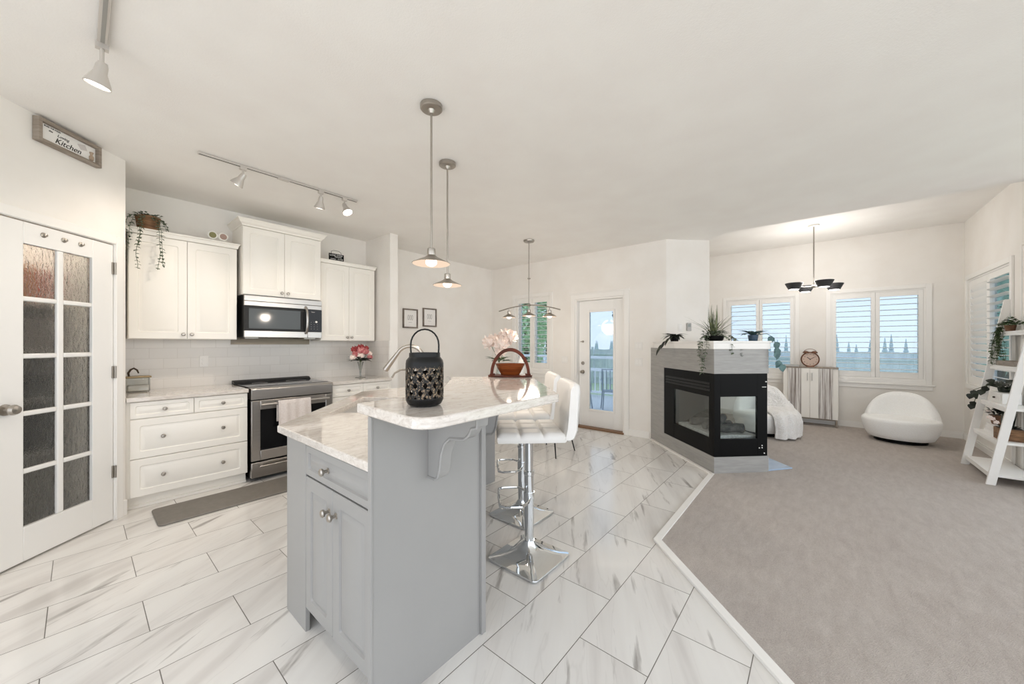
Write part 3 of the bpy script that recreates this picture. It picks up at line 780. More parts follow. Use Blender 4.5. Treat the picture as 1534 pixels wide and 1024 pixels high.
for k, (px_, py_, vx, vy, stp) in enumerate(((.10,-.07,.008,-.02,16),(.03,-.075,-.004,-.02,18),(-.02,-.06,-.012,-.02,20),(-.04,-.05,-.018,-.014,14),(.13,-.03,.02,-.006,5),(.135,0,.02,-.003,5),(.00,-.08,-.002,-.02,11),(.085,-.08,.002,-.022,17))):
    vine(l, s, (px_,py_,.11), stp, (vx,vy,.008), .024, 3, .022, seed=k+3)
l.build('foliage', M['leaf_sage'], tp, sm=60); s.build('vines', M['stem'], tp)

# two little round ornaments
for k, (x, mname, lab) in enumerate(((.86,'green','small round ornament with green face, left of the pair on the cabinet'), (.945,'rose','small round ornament with rosy face, right of the pair on the cabinet'))):
    t = thing('round_ornament', lab, 'ornament', (x, 4.62, 2.364))
    SM = Matrix.Scale(1.35, 4)
    b = MB(SM); b.lathe([(.0,0),(.020,0),(.022,.006),(.008,.014)], 16); b.build('foot', M['ceramic'], t)
    b = MB(SM); b.lathe([(.0,-.006),(.026,-.006),(.031,0),(.026,.006),(.0,.006)], 20, (0,0,.045), 'y'); d = b.build('disc', M['ceramic'], t)
    b = MB(SM); b.lathe([(.0,-.009),(.021,-.008),(.022,-.005)], 18, (0,0,.045), 'y'); b.build('face', mat('ornament_'+mname, srgb(128,124,84) if k == 0 else srgb(166,140,128), .6), t)

# black word sign on the right wall cabinet
sg = thing('tabletop_sign', 'small black sign with white words and wire handle on the right wall cabinet', 'sign', (2.07, 4.60, 2.3715))
b = MB(); b.box(-.09,-.008,0,.09,.008,.088); b.build('board', M['black_matte'], sg, bevel=.001)
b = MB(); b.tube([(-.062,0,.088),(-.062,0,.115),(-.035,0,.128),(.03,0,.128),(.055,0,.112),(.062,0,.088)], .0022, 6); b.build('wire_handle', M['black'], sg)
t = MB()
for s_, sz, x, z in (('LOVE', .030, -.048, .066), ('GOOD', .024, .035, .070), ('FRIENDS & ', .018, .02, .048), ('FAMILY', .021, -.04, .021), ('GATHER', .018, .045, .024)):
    vs, fs = text_mb(s_, sz); t.add([(p[0]+x, p[1]-.0089, p[2]+z) for p in vs], fs)
t.build('lettering', M['white_ink'], sg)

# framed kitchen sign over the pantry door
Lp = (Vector((-.181,3.749,0)) - Vector((PA[0],PA[1],0))).length
ks = thing('framed_sign', 'grey-brown framed white Kitchen sign high on the pantry wall', 'sign', (PA[0]+(-.0525-.168), PA[1]+(3.8775-4.098), 2.613), PI/4)
w2, hh = .190, .150
b = MB(); f = .022
b.box(-w2,-.040,0,-w2+f,-.002,hh); b.box(w2-f,-.040,0,w2,-.002,hh); b.box(-w2+f,-.040,0,w2-f,-.002,f); b.box(-w2+f,-.040,hh-f,w2-f,-.002,hh); b.build('frame', M['walnut_frame'], ks, bevel=.002)
b = MB(); b.box(-w2+f,-.016,f,w2-f,-.004,hh-f); pb = b.build('panel', M['paper'], ks)
t = MB()
for s_, sz, sh, x, z in (('BLESS THE FOOD', .012, 0, -.095, .118), ('this', .016, .25, -.105, .098), ('Loving', .026, .35, -.035, .092), ('Kitchen', .050, .35, -.005, .055)):
    vs, fs = text_mb(s_, sz, sh); t.add([(p[0]+x, p[1]-.0170, p[2]+z) for p in vs], fs)
t.build('lettering', M['ink'], pb)
b = MB(); b.lathe([(.004,0),(.012,.01),(.013,.03),(.006,.042),(.008,.05),(.012,.062),(.004,.066)], 14, (.138,-.020,.026)); b.build('mixer_motif', mat('motif_tan', srgb(170,150,130), .6), pb)
b = MB(); b.prism_y([(.05,.104),(.10,.119),(.115,.085),(.075,.075)], -.0175, -.0165); b.build('leaf_motif', mat('motif_grey', srgb(206,200,198), .7), pb)

# ================================================================ ISLAND
il = thing('kitchen_island', 'grey angled kitchen island with raised bar wall and end cabinet', 'island', (0,0,0))
TI = (.70, 1.325)
b = MB(); b.prism([(.70,1.2225),(1.208,1.2225),(2.42,2.455),(2.62,2.47),(2.62,3.05),(1.69,3.05),(.70,2.06)], .10, .882)
b.prism([(.76,1.2225),(1.208,1.2225),(2.42,2.455),(2.62,2.47),(2.62,2.99),(1.70,2.99),(.76,2.05)], 0, .10); b.build('body', M['island'], il)
b = MB(); b.prism([(.66,1.20),(1.22,1.20),(1.80,1.78),(1.784,1.796),(1.211,1.222),(.66,1.222)], 0, 1.083)
bw = b.build('bar_wall', M['island'], il)
b = MB(); b.prism([(1.77,1.814),(1.802,1.782),(2.43,2.42),(2.62,2.42),(2.62,2.47),(2.425,2.47)], 0, .882); b.build('back_panel', M['island'], il)
b = MB(); b.box(1.195,1.186,0,1.222,1.20,1.083); b.box(.657,1.197,0,.666,1.20,1.083); b.build('corner_trim', M['island'], bw, bevel=.002)
# cabinet face (towards -X): local x runs to -Y
F = Matrix.Translation((.70, 2.06, 0)) @ Matrix.Rotation(-PI/2, 4, 'Z')
def ifront(name, x0, z0, x1, z1, knobs, fr):
    o = MB(F).rpanel(x0, z0, x1, z1, .02, fr, .010).build(name, M['island'], il, sm=28)
    for kx, kz in knobs:
        k = MB(F); r = .0165; k.lathe([(.002,-.036),(r*.7,-.035),(r,-.030),(r*.92,-.022),(r*.42,-.016),(r*.38,-.004),(r*.75,-.002),(r*.78,0)], 18, (kx,-.02,kz), 'y'); k.build('knob', M['nickel'], o)
ifront('drawer', .236, .735, .834, .872, [(.47,.803)], .030)
ifront('door', .236, .115, .512, .727, [(.482,.635)], .055)
ifront('door', .515, .115, .834, .727, [(.545,.635)], .055)
b = MB(F); b.box(.0,-.02,.0,.233,.0,.875); b.build('filler_panel', M['island'], il, bevel=.002)
# corbel under the bar (outline with a raised rim)
def corbel(name, x, dirn):
    prof = [(0,0),(0,-.275),(.05,-.275),(.065,-.262),(.075,-.235),(.085,-.17),(.105,-.125),(.135,-.10),(.18,-.095),(.215,-.09),(.24,-.07),(.255,-.045),(.28,-.038),(.285,0)]
    cxm = sum(p[0] for p in prof)/len(prof); inn = [(.012+p[0]*.93, -.012+p[1]*.93) for p in prof]
    b = MB(dirn); b.prism_y([(p[0], p[1]) for p in prof], -.028, .028)
    o = b.build(name, M['island'], il, bevel=.003)
    r = MB(dirn); r.tube([(p[0], -.028, p[1]) for p in prof[1:]], .006, 6); r.build('rim', M['island'], o); return o
corbel('corbel', 0, Matrix.Translation((.93,1.20,1.083)) @ Matrix.Rotation(-PI/2,4,'Z'))
corbel('corbel', 0, Matrix.Translation((1.55,1.53,1.083)) @ Matrix.Rotation(-PI/4,4,'Z'))
# lower worktop with a hole for the sink
def quad45(c, hl, hw):
    u = Vector((.7071,.7071)); v = Vector((.7071,-.7071)); c = Vector(c)
    return [c-u*hl-v*hw, c+u*hl-v*hw, c+u*hl+v*hw, c-u*hl+v*hw]
SC = (1.345, 2.385)      # sink centre
hole = quad45(SC, .33, .185)
outer = [(.66,1.223),(1.208,1.223),(1.782,1.800),(1.80,1.79),(2.43,2.41),(2.66,2.41),(2.66,3.09),(1.61,3.09),(.66,2.135)]
bm = bmesh.new()
ov = [bm.verts.new((x,y,.92)) for x,y in outer]; hv = [bm.verts.new((p.x,p.y,.92)) for p in hole]
ed = [bm.edges.new((ov[i],ov[(i+1)%len(ov)])) for i in range(len(ov))] + [bm.edges.new((hv[i],hv[(i+1)%4])) for i in range(4)]
bmesh.ops.triangle_fill(bm, use_beauty=True, use_dissolve=False, edges=ed)
fs = bm.faces[:]
ret = bmesh.ops.extrude_face_region(bm, geom=fs)
for e in ret['geom']:
    if isinstance(e, bmesh.types.BMVert): e.co.z = .884
bmesh.ops.recalc_face_normals(bm, faces=bm.faces)
me = bpy.data.meshes.new('island_worktop'); bm.to_mesh(me); bm.free(); me.materials.append(M['stone'])
o = bpy.data.objects.new('island_worktop', me); C.objects.link(o)
m_ = o.modifiers.new('bevel','BEVEL'); m_.width = .005; m_.segments = 2; m_.limit_method = 'ANGLE'; m_.angle_limit = R(50)
tag(o, 'lower speckled stone worktop of the island around the sink', 'worktop')
# sink
sk = thing('sink', 'cream double sink set at an angle into the island worktop', 'sink', (SC[0],SC[1],0), PI/4)
b = MB(); o_, i_ = (.345,.20), (.322,.178)
def rc(hx, hy, z, r=.03, ox=0):
    l = []
    for sx, sy, a0 in ((1,-1,-90),(1,1,0),(-1,1,90),(-1,-1,180)):
        for k in range(4): a = R(a0+30*k); l.append((ox+sx*(hx-r)+r*math.cos(a), sy*(hy-r)+r*math.sin(a), z))
    return l
b.loft([rc(.345,.200,.8838), rc(.345,.200,.880), rc(.331,.186,.8838,.012), rc(.330,.185,.870,.014), rc(.324,.179,.80), rc(.300,.155,.772), rc(.10,.08,.768)], False, True); b.build('basin', M['sink'], sk, sm=50)
b = MB(); b.box(-.008,-.172,.765,.008,.172,.865); b.build('divider', M['sink'], sk, bevel=.006)
b = MB(); b.lathe([(.0,.7695),(.035,.7695),(.04,.773),(.034,.777)], 18, (-.16,0,0)); b.build('drain', M['steel'], sk); b = MB(); b.lathe([(.0,.7695),(.035,.7695),(.04,.773),(.034,.777)], 18, (.16,0,0)); b.build('drain', M['steel'], sk)
# pull-down faucet
fa = thing('kitchen_faucet', 'brushed steel pull-down faucet arching behind the black lantern', 'faucet', (1.60, 2.17, .9205), R(135))
b = MB(); b.lathe([(.030,0),(.030,.006),(.022,.012),(.021,.09),(.0165,.10)], 18); b.build('base', M['nickel'], fa)
arc = [(0,0,.09),(0,0,.30)] + [(.10-.10*math.cos(R(a)), 0, .30+.105*math.sin(R(a))) for a in range(15,151,15)]
b = MB(); b.tube(arc, .013, 12); b.build('spout', M['nickel'], fa)
e = Vector(arc[-1]); d = (Vector(arc[-1])-Vector(arc[-2])).normalized()
b = MB(); b.tube([e[:], (e+d*.02)[:], (e+d*.05)[:], (e+d*.145)[:], (e+d*.15)[:]], [.014,.015,.017,.021,.016], 14); b.build('spray_head', M['nickel'], fa)
b = MB(); b.tube([(0,.02,.06),(0,.05,.065),(.01,.10,.10)], [.009,.007,.006], 8); b.build('lever', M['nickel'], fa)
sd = thing('soap_dispenser', 'small steel soap spout curving beside the faucet at the sink', 'dispenser', (1.655, 2.335, .9205), R(135))
b = MB(); b.lathe([(.022,0),(.022,.004),(.014,.01),(.012,.05)], 14); b.build('base', M['nickel'], sd)
b = MB(); b.tube([(0,0,.045),(0,0,.15),(.02,0,.195),(.07,0,.225),(.12,0,.225),(.165,0,.20),(.185,0,.165)], .0075, 8); b.build('spout', M['nickel'], sd)

# raised bar top
bt = [(.66,1.305),(.637,.95),(.640,.922),(.652,.897),(.676,.880),(.70,.873),(1.357,.872),(1.975,1.49),(1.60,1.865),(1.04,1.305)]
o = MB().prism(bt, 1.085, 1.122).build('bar_worktop', M['stone'], bevel=.006, seg=3); tag(o, 'raised speckled stone bar top with clipped corner on the island', 'bar top')

# lantern
ln = thing('lantern', 'black cut-metal lantern jar with wire handle on the bar top', 'lantern', (.795, 1.075, 1.1225), R(40))
RL = .066
b = MB(); b.lathe([(.0,0),(.045,0),(.058,.006),(RL,.022),(RL,.030),(RL-.003,.030),(RL-.003,.022),(.0,.006)], 32); b.build('base', M['black'], ln); b = MB(); b.lathe([(RL-.003,.135),(RL-.003,.145),(.062,.160),(.052,.172),(.051,.185),(.054,.187),(.0545,.172),(.064,.160),(RL,.148),(RL,.135)], 32); b.build('rim', M['black'], ln)
# pierced lattice: ribbons crossing on the cylinder
b = MB(); nR = 12
for sgn in (1,-1):
    for k in range(nR):
        a0 = 2*PI*k/nR; P0 = []
        for i in range(15):
            t = i/14; a = a0 + sgn*t*2*PI*2.35/nR*1.0; z = .026+t*.114; P0.append((a, z))
        v, f = [], []
        for i, (a, z) in enumerate(P0):
            for da, dz in ((-.128,0),(.128,0)):
                for rr_ in (RL, RL-.003): v.append((rr_*math.cos(a+da), rr_*math.sin(a+da), z))
        for i in range(14):
            q = i*4; f += [(q,q+2,q+6,q+4),(q+1,q+5,q+7,q+3),(q,q+4,q+5,q+1),(q+2,q+3,q+7,q+6)]
        b.add(v, f)
b.build('lattice', noisy('speckled_black_metal', (.012,.011,.010), srgb(140,120,98), 150, .4, .5, detail=2, lo=.50, hi=.66), ln, sm=50)
b = MB(); b.lathe([(.0,.007),(.040,.007),(.040,.12),(.037,.12),(.037,.010),(.0,.010)], 24); b.build('candle_cup', mat('lantern_inner_dark', srgb(26,20,16), .6, spec=.2), ln)  # opaque dark colour stands in for the shade inside, behind the lattice holes
hp = [(.0, .054*math.cos(PI*1), .165)]
hp = [(0, -.048, .172), (0,-.050,.20)] + [(0, -.050*math.cos(R(a)), .215+.055*math.sin(R(a))) for a in range(0,181,15)] + [(0,.050,.20),(0,.048,.172)]
b = MB(); b.tube(hp, .0030, 8); b.build('wire_handle', M['black'], ln)

# folding wooden basket
wb = thing('wooden_basket', 'folding cherry wood basket with arched handle on the bar top', 'basket', (1.855, 1.575, 1.1225), R(-50))
b = MB(); n = 28
def arch(r0, r1, x, y0, y1):
    L = []
    for i in range(n+1):
        a = PI*i/n; c_, s_ = math.cos(a), math.sin(a)
        L.append([(r1*c_, y0, r1*s_*1.36+.012), (r1*c_, y1, r1*s_*1.36+.012), (r0*c_, y1, r0*s_*1.40+.012), (r0*c_, y0, r0*s_*1.40+.012)])
    return L
b.loft(arch(.112,.132,0,-.03,-.012)); b.build('arch_handle', M['cherry'], wb, bevel=.003)
poly = [(.148*math.cos(2*PI*i/36), .075*math.sin(2*PI*i/36)) for i in range(36)]
b = MB(); b.prism(poly, 0, .012); b.box(-.135,-.04,.010,-.100,.012,.022); b.box(.100,-.04,.010,.135,.012,.022); b.build('base_board', M['cherry'], wb, bevel=.003)
b = MB(); lp = lambda rx, ry, z: [(rx*math.cos(2*PI*i/32), ry*math.sin(2*PI*i/32)+.025, z) for i in range(32)]
b.loft([lp(.062,.035,.013), lp(.072,.042,.03), lp(.100,.062,.085), lp(.095,.057,.085), lp(.068,.038,.032)]); b.build('bowl', M['cherry_light'], wb, sm=50)
b = MB()
for k in range(5):
    rx, ry = .075+.0068*k, .045+.005*k; b.tube([p for p in lp(rx, ry, .035+.0125*k)], .0012, 4, True)
b.build('bowl_grooves', M['cherry'], wb)

# ================================================================ LAMPS
def lamp(name, kind, loc, power, col=(1,.88,.74), r=.05, spot=None, aim=None):
    l = bpy.data.lights.new(name, kind); l.energy = power; l.color = col
    if kind != 'AREA': l.shadow_soft_size = r
    if spot: l.spot_size = R(spot); l.spot_blend = .8
    o = bpy.data.objects.new(name, l); C.objects.link(o); o.location = loc
    if aim is not None: o.rotation_euler = (Vector(aim)-Vector(loc)).to_track_quat('-Z','Y').to_euler()
    return o
WARM = (1.0, .87, .74); MILD = (1.0, .95, .90)
def cone_shade(parent, c, r=.115, s=1.0):
    x, y, z = c
    b = MB(); b.lathe([(.018,.092),(.024,.088),(.026,.06),(.024,.05),(.040,.036),(.075,.020),(r,0),(r-.002,-.002),(.074,.016),(.040,.032),(.012,.046),(.012,.09)], 32, c); sh = b.build('lamp_shade', M['nickel'], parent, sm=40)
    b = MB(); b.lathe([(.0,.040),(.036,.031),(.073,.015),(r-.004,-.002),(r-.006,-.004),(.070,.009),(.034,.025),(.0,.033)], 28, c); b.build('glass_liner', M['glow'], sh)
    b = MB(); b.ball((x,y,z+.008),.034,.034,.026,16,10); b.build('bulb', M['bulb'], sh)
    return sh
for k, (x, y, zr, lab) in enumerate(((1.372,1.79,1.826,'nearer brushed nickel cone pendant lamp hanging over the island'), (1.89,2.26,1.808,'farther brushed nickel cone pendant lamp hanging over the island'))):
    p = thing('pendant_lamp', lab, 'pendant lamp', (x, y, zr), 0, 'island pendants')
    b = MB(); b.lathe([(.066,CE-zr-.0005),(.066,CE-zr-.022),(.060,CE-zr-.027),(.022,CE-zr-.029),(.012,CE-zr-.05),(.0,CE-zr-.05)], 32); b.build('canopy', M['nickel'], p)
    b = MB(); b.lathe([(.0065,.085),(.0065,CE-zr-.03)], 12); b.build('rod', M['nickel'], p)
    cone_shade(p, (0,0,0))
    lamp('pendant_light', 'POINT', (x, y, zr-.05), 7, WARM, .05)

# track lights
def head(parent, c, aim, name='spotlight_head', lit=True, sc=1.0, stem=.06):
    """a bell head on a short stem under the rail; c is where the stem meets the rail"""
    c = Vector(c); a = Vector(aim).normalized()
    b = MB(); b.box(c.x-.022, c.y-.014, c.z-.022, c.x+.022, c.y+.014, c.z); b.tube([(c.x,c.y,c.z-.02),(c.x,c.y,c.z-stem*sc)], .008, 8)
    j = Vector((c.x,c.y,c.z-(stem+.005)*sc))
    q = Vector((0,0,-1)).rotation_difference(a).to_matrix().to_4x4()
    b.M = Matrix.Translation(j) @ q @ Matrix.Scale(sc,4)
    b.lathe([(.0,.018),(.016,.016),(.021,.0),(.023,-.03),(.030,-.045),(.045,-.082),(.047,-.092),(.043,-.092),(.036,-.07),(.0,-.06)], 22)
    h = b.build(name, M['plastic_head'], parent, sm=40)
    f = MB(b.M); f.lathe([(.0,-.094),(.030,-.092),(.041,-.084),(.041,-.080),(.0,-.080)], 20); f.build('bulb', M['bulb'] if lit else M['bulb_cool'], h)
    return j + a*.11*sc
M['plastic_head'] = mat('pale_satin_metal', srgb(205,200,194), .3, .5)
tr = thing('track_light', 'ceiling track light with three small spot heads before the wall cabinets', 'track light', (0,0,0))
b = MB(); b.box(.575, 3.535, CE-.018, 1.80, 3.565, CE-.0004); b.box(1.10,3.53,CE-.022,1.19,3.57,CE-.0004); b.build('rail', M['plastic_head'], tr, bevel=.002)
MB().box(.58, 3.541, CE-.0195, 1.795, 3.547, CE-.0175).build('rail_groove', M['black'], tr)
TL = [(.855,3.55,(-.5,.5,-1.0)),(1.455,3.55,(.0,.35,-1.0)),(1.675,3.55,(.15,-.55,-1.0))]
for x, y, a in TL:
    e = head(tr, (x, y, CE-.018), a); lamp('track_spot', 'SPOT', e, 13, WARM, .03, 110, e+Vector(a))
tr = thing('track_light', 'ceiling track light nearest the pantry wall, one white spot head at its end', 'track light', (0,0,0))
b = MB(); b.box(.055, 1.2, CE-.022, .090, 2.63, CE-.0004); b.build('rail', M['plastic_head'], tr, bevel=.002)
MB().box(.066, 1.25, CE-.0235, .080, 2.58, CE-.0215).build('rail_groove', mat('groove_grey', srgb(150,148,142), .6), tr)
for y, a in ((2.60,(-.16,.22,-1.0)),(1.86,(-.30,-.10,-1.0))):
    e = head(tr, (.072, y, CE-.022), a, sc=1.02, stem=.095); lamp('track_spot', 'SPOT', e, 9, MILD, .03, 120, e+Vector(a))

# dining chandelier: arched bar with three cone shades
dc = thing('dining_chandelier', 'nickel arched-bar chandelier with three cone shades over the dining table', 'chandelier', (4.03, 3.08, 1.78), R(-67))
b = MB(); b.lathe([(.075,.9995),(.075,.985),(.068,.975),(.015,.970),(.0,.970)], 26); b.build('canopy', M['nickel'], dc)
b = MB(); b.tube([(0,0,.10),(0,0,.975)], .007, 8); b.ball((0,0,.47),.022,.022,.014); b.build('rod', M['nickel'], dc)
pts = [(-.44+.88*i/20, 0, .10-.075*(abs(-.44+.88*i/20)/.44)**1.8) for i in range(21)]
b = MB(); b.tube(pts, .008, 8); b.tube([(p[0], .045*(1-(p[0]/.44)**2), p[2]+.004) for p in pts], .005, 6); b.ball((0,0,.10),.03,.03,.018); b.build('arched_bar', M['nickel'], dc)
for x, z in ((-.29,-.045),(0,-.03),(.29,-.045)):
    s = cone_shade(dc, (x,0,z-.02), .100)
    b = MB(); b.tube([(x,0,z+.07),(x,0,.10-.075*(abs(x)/.44)**1.8)], .006, 8); b.build('stem', M['nickel'], s)
lamp('chandelier_light', 'POINT', (4.03, 3.08, 1.66), 8, WARM, .15)

# living chandelier: four dark cups on a cross
lc = thing('living_chandelier', 'thin-rod chandelier with four dark tapered cup shades in the living room', 'chandelier', (6.81, .05, 2.17), 0)
b = MB(); b.lathe([(.065,CL-2.17-.0005),(.065,CL-2.17-.02),(.02,CL-2.17-.026),(.0,CL-2.17-.026)], 24); b.build('canopy', M['plastic'], lc)
b = MB(); b.tube([(0,0,.0),(0,0,CL-2.17-.02)], .008, 8); b.ball((0,0,.0),.03,.03,.022); b.build('rod', M['nickel'], lc)
rt = Vector((math.sin(YAW), -math.cos(YAW))); fw = Vector((math.cos(YAW), math.sin(YAW)))
for lt, dp in ((-.285,.0),(.08,.25),(-.065,-.25),(.32,.03)):
    p = rt*lt + fw*dp
    b = MB(); b.tube([(0,0,0),(p.x*.5,p.y*.5,-.012),(p.x,p.y,0.0)], .006, 8); b.build('arm', M['nickel'], lc)
    b = MB(); b.lathe([(.062,-.045),(.066,-.045),(.108,.040),(.104,.044),(.100,.040),(.060,-.036),(.0,-.036),(.0,-.040)], 28, (p.x,p.y,.0)); s = b.build('cup_shade', M['shade_dark'], lc)
    b = MB(); b.lathe([(.0,-.052),(.052,-.050),(.060,-.044),(.0,-.042)], 24, (p.x,p.y,0)); b.build('lens', M['bulb_cool'], s)
lamp('living_light', 'POINT', (6.81, .05, 2.30), 18, MILD, .2)

# ================================================================ BAR STOOLS
def sq(h, z, rd, n=8):
    l = []
    for sx, sy, a0 in ((1,-1,-90),(1,1,0),(-1,1,90),(-1,-1,180)):
        for k in range(n): a = R(a0+90*k/(n-1)); l.append((sx*(h-rd)+rd*math.cos(a), sy*(h-rd)+rd*math.sin(a), z))
    return l
def make_stool(label, loc, rot, base_rot):
    s = thing('bar_stool', label, 'bar stool', loc, rot, 'white bar stools at the island')
    b = MB(Matrix.Rotation(base_rot, 4, 'Z'))
    b.loft([sq(.188,.0,.03), sq(.190,.006,.03), sq(.188,.014,.03), sq(.150,.022,.035), sq(.110,.036,.04), sq(.072,.058,.045), sq(.048,.082,.044), sq(.038,.105,.0375), sq(.034,.115,.0335)]); b.build('base', M['chrome'], s, sm=50)
    b = MB(); b.lathe([(.030,.110),(.030,.52),(.034,.525),(.034,.545),(.026,.55),(.024,.72),(.05,.75),(.10,.768)], 24); b.build('column', M['chrome'], s)
    fr = [(.0,.03),(-.02,.10),(-.06,.15),(-.15,.15),(-.185,.13),(-.19,0),(-.185,-.13),(-.15,-.15),(-.06,-.15),(-.02,-.10),(.0,-.03)]
    b = MB(); b.tube([(x,y,.385) for x,y in fr], .009, 8); b.lathe([(.034,.355),(.034,.415)], 20); b.build('footrest', M['chrome'], s)
    # tufted seat: grid with grooves
    n = 31; top = []
    def h(u, v):
        g = 0
        for q in (1/3, 2/3): g = max(g, math.exp(-((u-q)/.022)**2), math.exp(-((v-q)/.022)**2))
        e = min(u, 1-u, v, 1-v); rd = max(0, 1-e/.07)
        return .828 - .014*g - .022*rd*rd
    b = MB(); vs, fs = [], []
    for i in range(n):
        for j in range(n): vs.append((-.205+.40*i/(n-1), -.205+.41*j/(n-1), h(i/(n-1), j/(n-1))))
    for i in range(n-1):
        for j in range(n-1): fs.append((i*n+j, (i+1)*n+j, (i+1)*n+j+1, i*n+j+1))
    per = [(i,0) for i in range(n)] + [(n-1,j) for j in range(1,n)] + [(i,n-1) for i in range(n-2,-1,-1)] + [(0,j) for j in range(n-2,0,-1)]
    k0 = len(vs); m_ = len(per)
    for zz, sc in ((.785,1.0),(.770,.97)):
        for i, j in per: vs.append((-.005+(-.2+.40*i/(n-1))*sc, (-.205+.41*j/(n-1))*sc, zz))
    pi_ = [i*n+j for i, j in per]
    for a in range(m_):
        c = (a+1) % m_
        fs += [(pi_[a], k0+a, k0+c, pi_[c]), (k0+a, k0+m_+a, k0+m_+c, k0+c)]
    fs.append(tuple(k0+m_+a for a in range(m_)))
    b.add(vs, fs); b.build('seat', M['leather'], s, sm=60)
    L = []
    prof = [(.165,.772),(.205,.768),(.240,.782),(.262,.83),(.272,.95),(.278,1.06),(.274,1.095),(.255,1.112),(.230,1.108),(.212,1.085),(.203,1.00),(.192,.90),(.186,.84)]
    ny = 13
    for j in range(ny):
        v = -1+2*j/(ny-1); e = max(0, (abs(v)-.82)/.18); ins = .030*e*e; cx = sum(p[0] for p in prof)/len(prof); cz = .94
        k = 1-.35*e*e; L.append([(cx+(p[0]-cx)*k - .012*(1-v*v)*-1, .208*v, cz+(p[1]-cz)*(1-.10*e*e)) for p in prof])
    b = MB(); b.loft(L); b.build('backrest', M['leather'], s, sm=60)
    return s
make_stool('nearer white tufted bar stool on a chrome pedestal at the island bar', (1.82,1.39,0.0005), R(-46), R(46))
make_stool('farther white tufted bar stool behind the nearer stool at the bar', (2.25,1.79,0.0005), R(-46), R(46))

# ================================================================ DINING SET
dt = thing('dining_table', 'round white dining table beneath the arched chandelier, mostly behind the bar', 'table', (4.0,3.2,0))
b = MB(); b.lathe([(.0,.715),(.50,.715),(.52,.725),(.52,.738),(.51,.745),(.0,.745)], 48); b.build('tabletop', M['ceramic'], dt)
b = MB(); b.lathe([(.26,0),(.26,.012),(.06,.04),(.045,.10),(.045,.64),(.09,.715)], 28); b.build('pedestal', M['trim'], dt)
def dchair(label, loc, rot):
    c = thing('dining_chair', label, 'dining chair', loc, rot, 'white dining chairs')
    b = MB(); b.loft([sq(.20,.43,.07), sq(.225,.44,.08), sq(.23,.465,.08), sq(.215,.485,.08), sq(.15,.487,.07)]); b.build('seat', M['leather'], c, sm=60)
    L = []
    for j in range(15):
        a = R(-62+124*j/14); x, y = .24*math.sin(a), .22*math.cos(a); k = math.cos(R(90*(j-7)/7.6)); tp_ = .50+.40*max(.0,k)**.35
        o_, i_ = 1.0, .86
        L.append([(x*i_,y*i_,.45),(x,y,.45),(x*1.04,y*1.06,(.45+tp_)/2),(x*1.04,y*1.08,tp_-.02),(x*.98,y*1.03,tp_),(x*.90,y*.97,tp_-.015),(x*.88,y*.92,(.45+tp_)/2)])
    b = MB(); b.loft(L); b.build('backrest', M['leather'], c, sm=60)
    for sx, sy in ((-1,-1),(1,-1),(-1,1),(1,1)):
        b = MB(); b.tube([(sx*.14,sy*.13,.435),(sx*.215,sy*.215,0)], [.011,.007], 8); b.build('leg', M['black'], c)
    return c
dchair('white dining chair with black splayed legs, nearest the bar stools', (3.80,2.56,0.0005), PI)
dchair('white dining chair with rounded back beyond the bar top, left of the flowers', (3.44,3.76,0.0005), R(45))
fv = thing('flower_vase', 'glass vase of cream peonies on the dining table behind the wooden basket', 'vase', (3.72,3.36,.7455))
b = MB(); b.lathe([(.0,.001),(.055,.001),(.065,.02),(.062,.10),(.038,.20),(.030,.27),(.042,.33),(.040,.33),(.027,.27),(.034,.20),(.057,.10),(.06,.02),(.0,.006)], 24); b.build('vase', M['clear'], fv)
def off(lt, dp, z): p = rt*lt + fw*dp; return (p.x, p.y, z)
hd = [(off(-.13,-.02,.62),.10,'petal_white'),(off(.03,-.06,.60),.11,'petal_white'),(off(.16,.02,.69),.10,'petal_white'),(off(.08,.08,.72),.09,'petal_white'),(off(.02,-.03,.49),.08,'petal_white'),(off(-.06,.08,.66),.08,'petal_white')]
bouquet(fv, hd, (0,0,.03), (0,0,.34), 'leaf_green', 14, .16)
bo = thing('bud_vase', 'small pearly bottle vase beside the peonies on the dining table', 'vase', (3.93,3.15,.7455))
b = MB(); b.lathe([(.0,0),(.03,.0),(.04,.05),(.05,.24),(.055,.30),(.04,.36),(.015,.40),(.012,.46),(.018,.47),(.0,.47)], 22); b.build('bottle', M['ceramic'], bo)

# pictures on the dining wall
for k, (x, z, ch, lab) in enumerate(((3.33,1.587,'W','left small framed monogram picture on the dining wall'), (3.70,1.622,'M','right small framed monogram picture on the dining wall, hung slightly higher'))):
    pf = thing('picture_frame', lab, 'picture', (x, YK-.001, z), 0, 'pair of framed pictures')
    w2, hh, f = .135, .300, .020; b = MB()
    b.box(-w2,-.022,0,-w2+f,0,hh); b.box(w2-f,-.022,0,w2,0,hh); b.box(-w2+f,-.022,0,w2-f,0,f); b.box(-w2+f,-.022,hh-f,w2-f,0,hh); b.build('frame', noisy('dark_frame_wood', srgb(92,82,74), srgb(124,112,102), 12, .6), pf, bevel=.002)
    p = MB().box(-w2+f,-.008,f,w2-f,-.001,hh-f).build('print', M['paper'], pf)
    t = MB()
    for i in range(3):
        x0 = -.035+.035*i; t.tube([(x0+.012*math.cos(2*PI*q/20), -.0085, .165+.038*math.sin(2*PI*q/20)) for q in range(20)], .003, 4, True)
    t.box(-.03,-.0088,.088,.03,-.0078,.092); t.build('motif', M['grey_ink'], p)

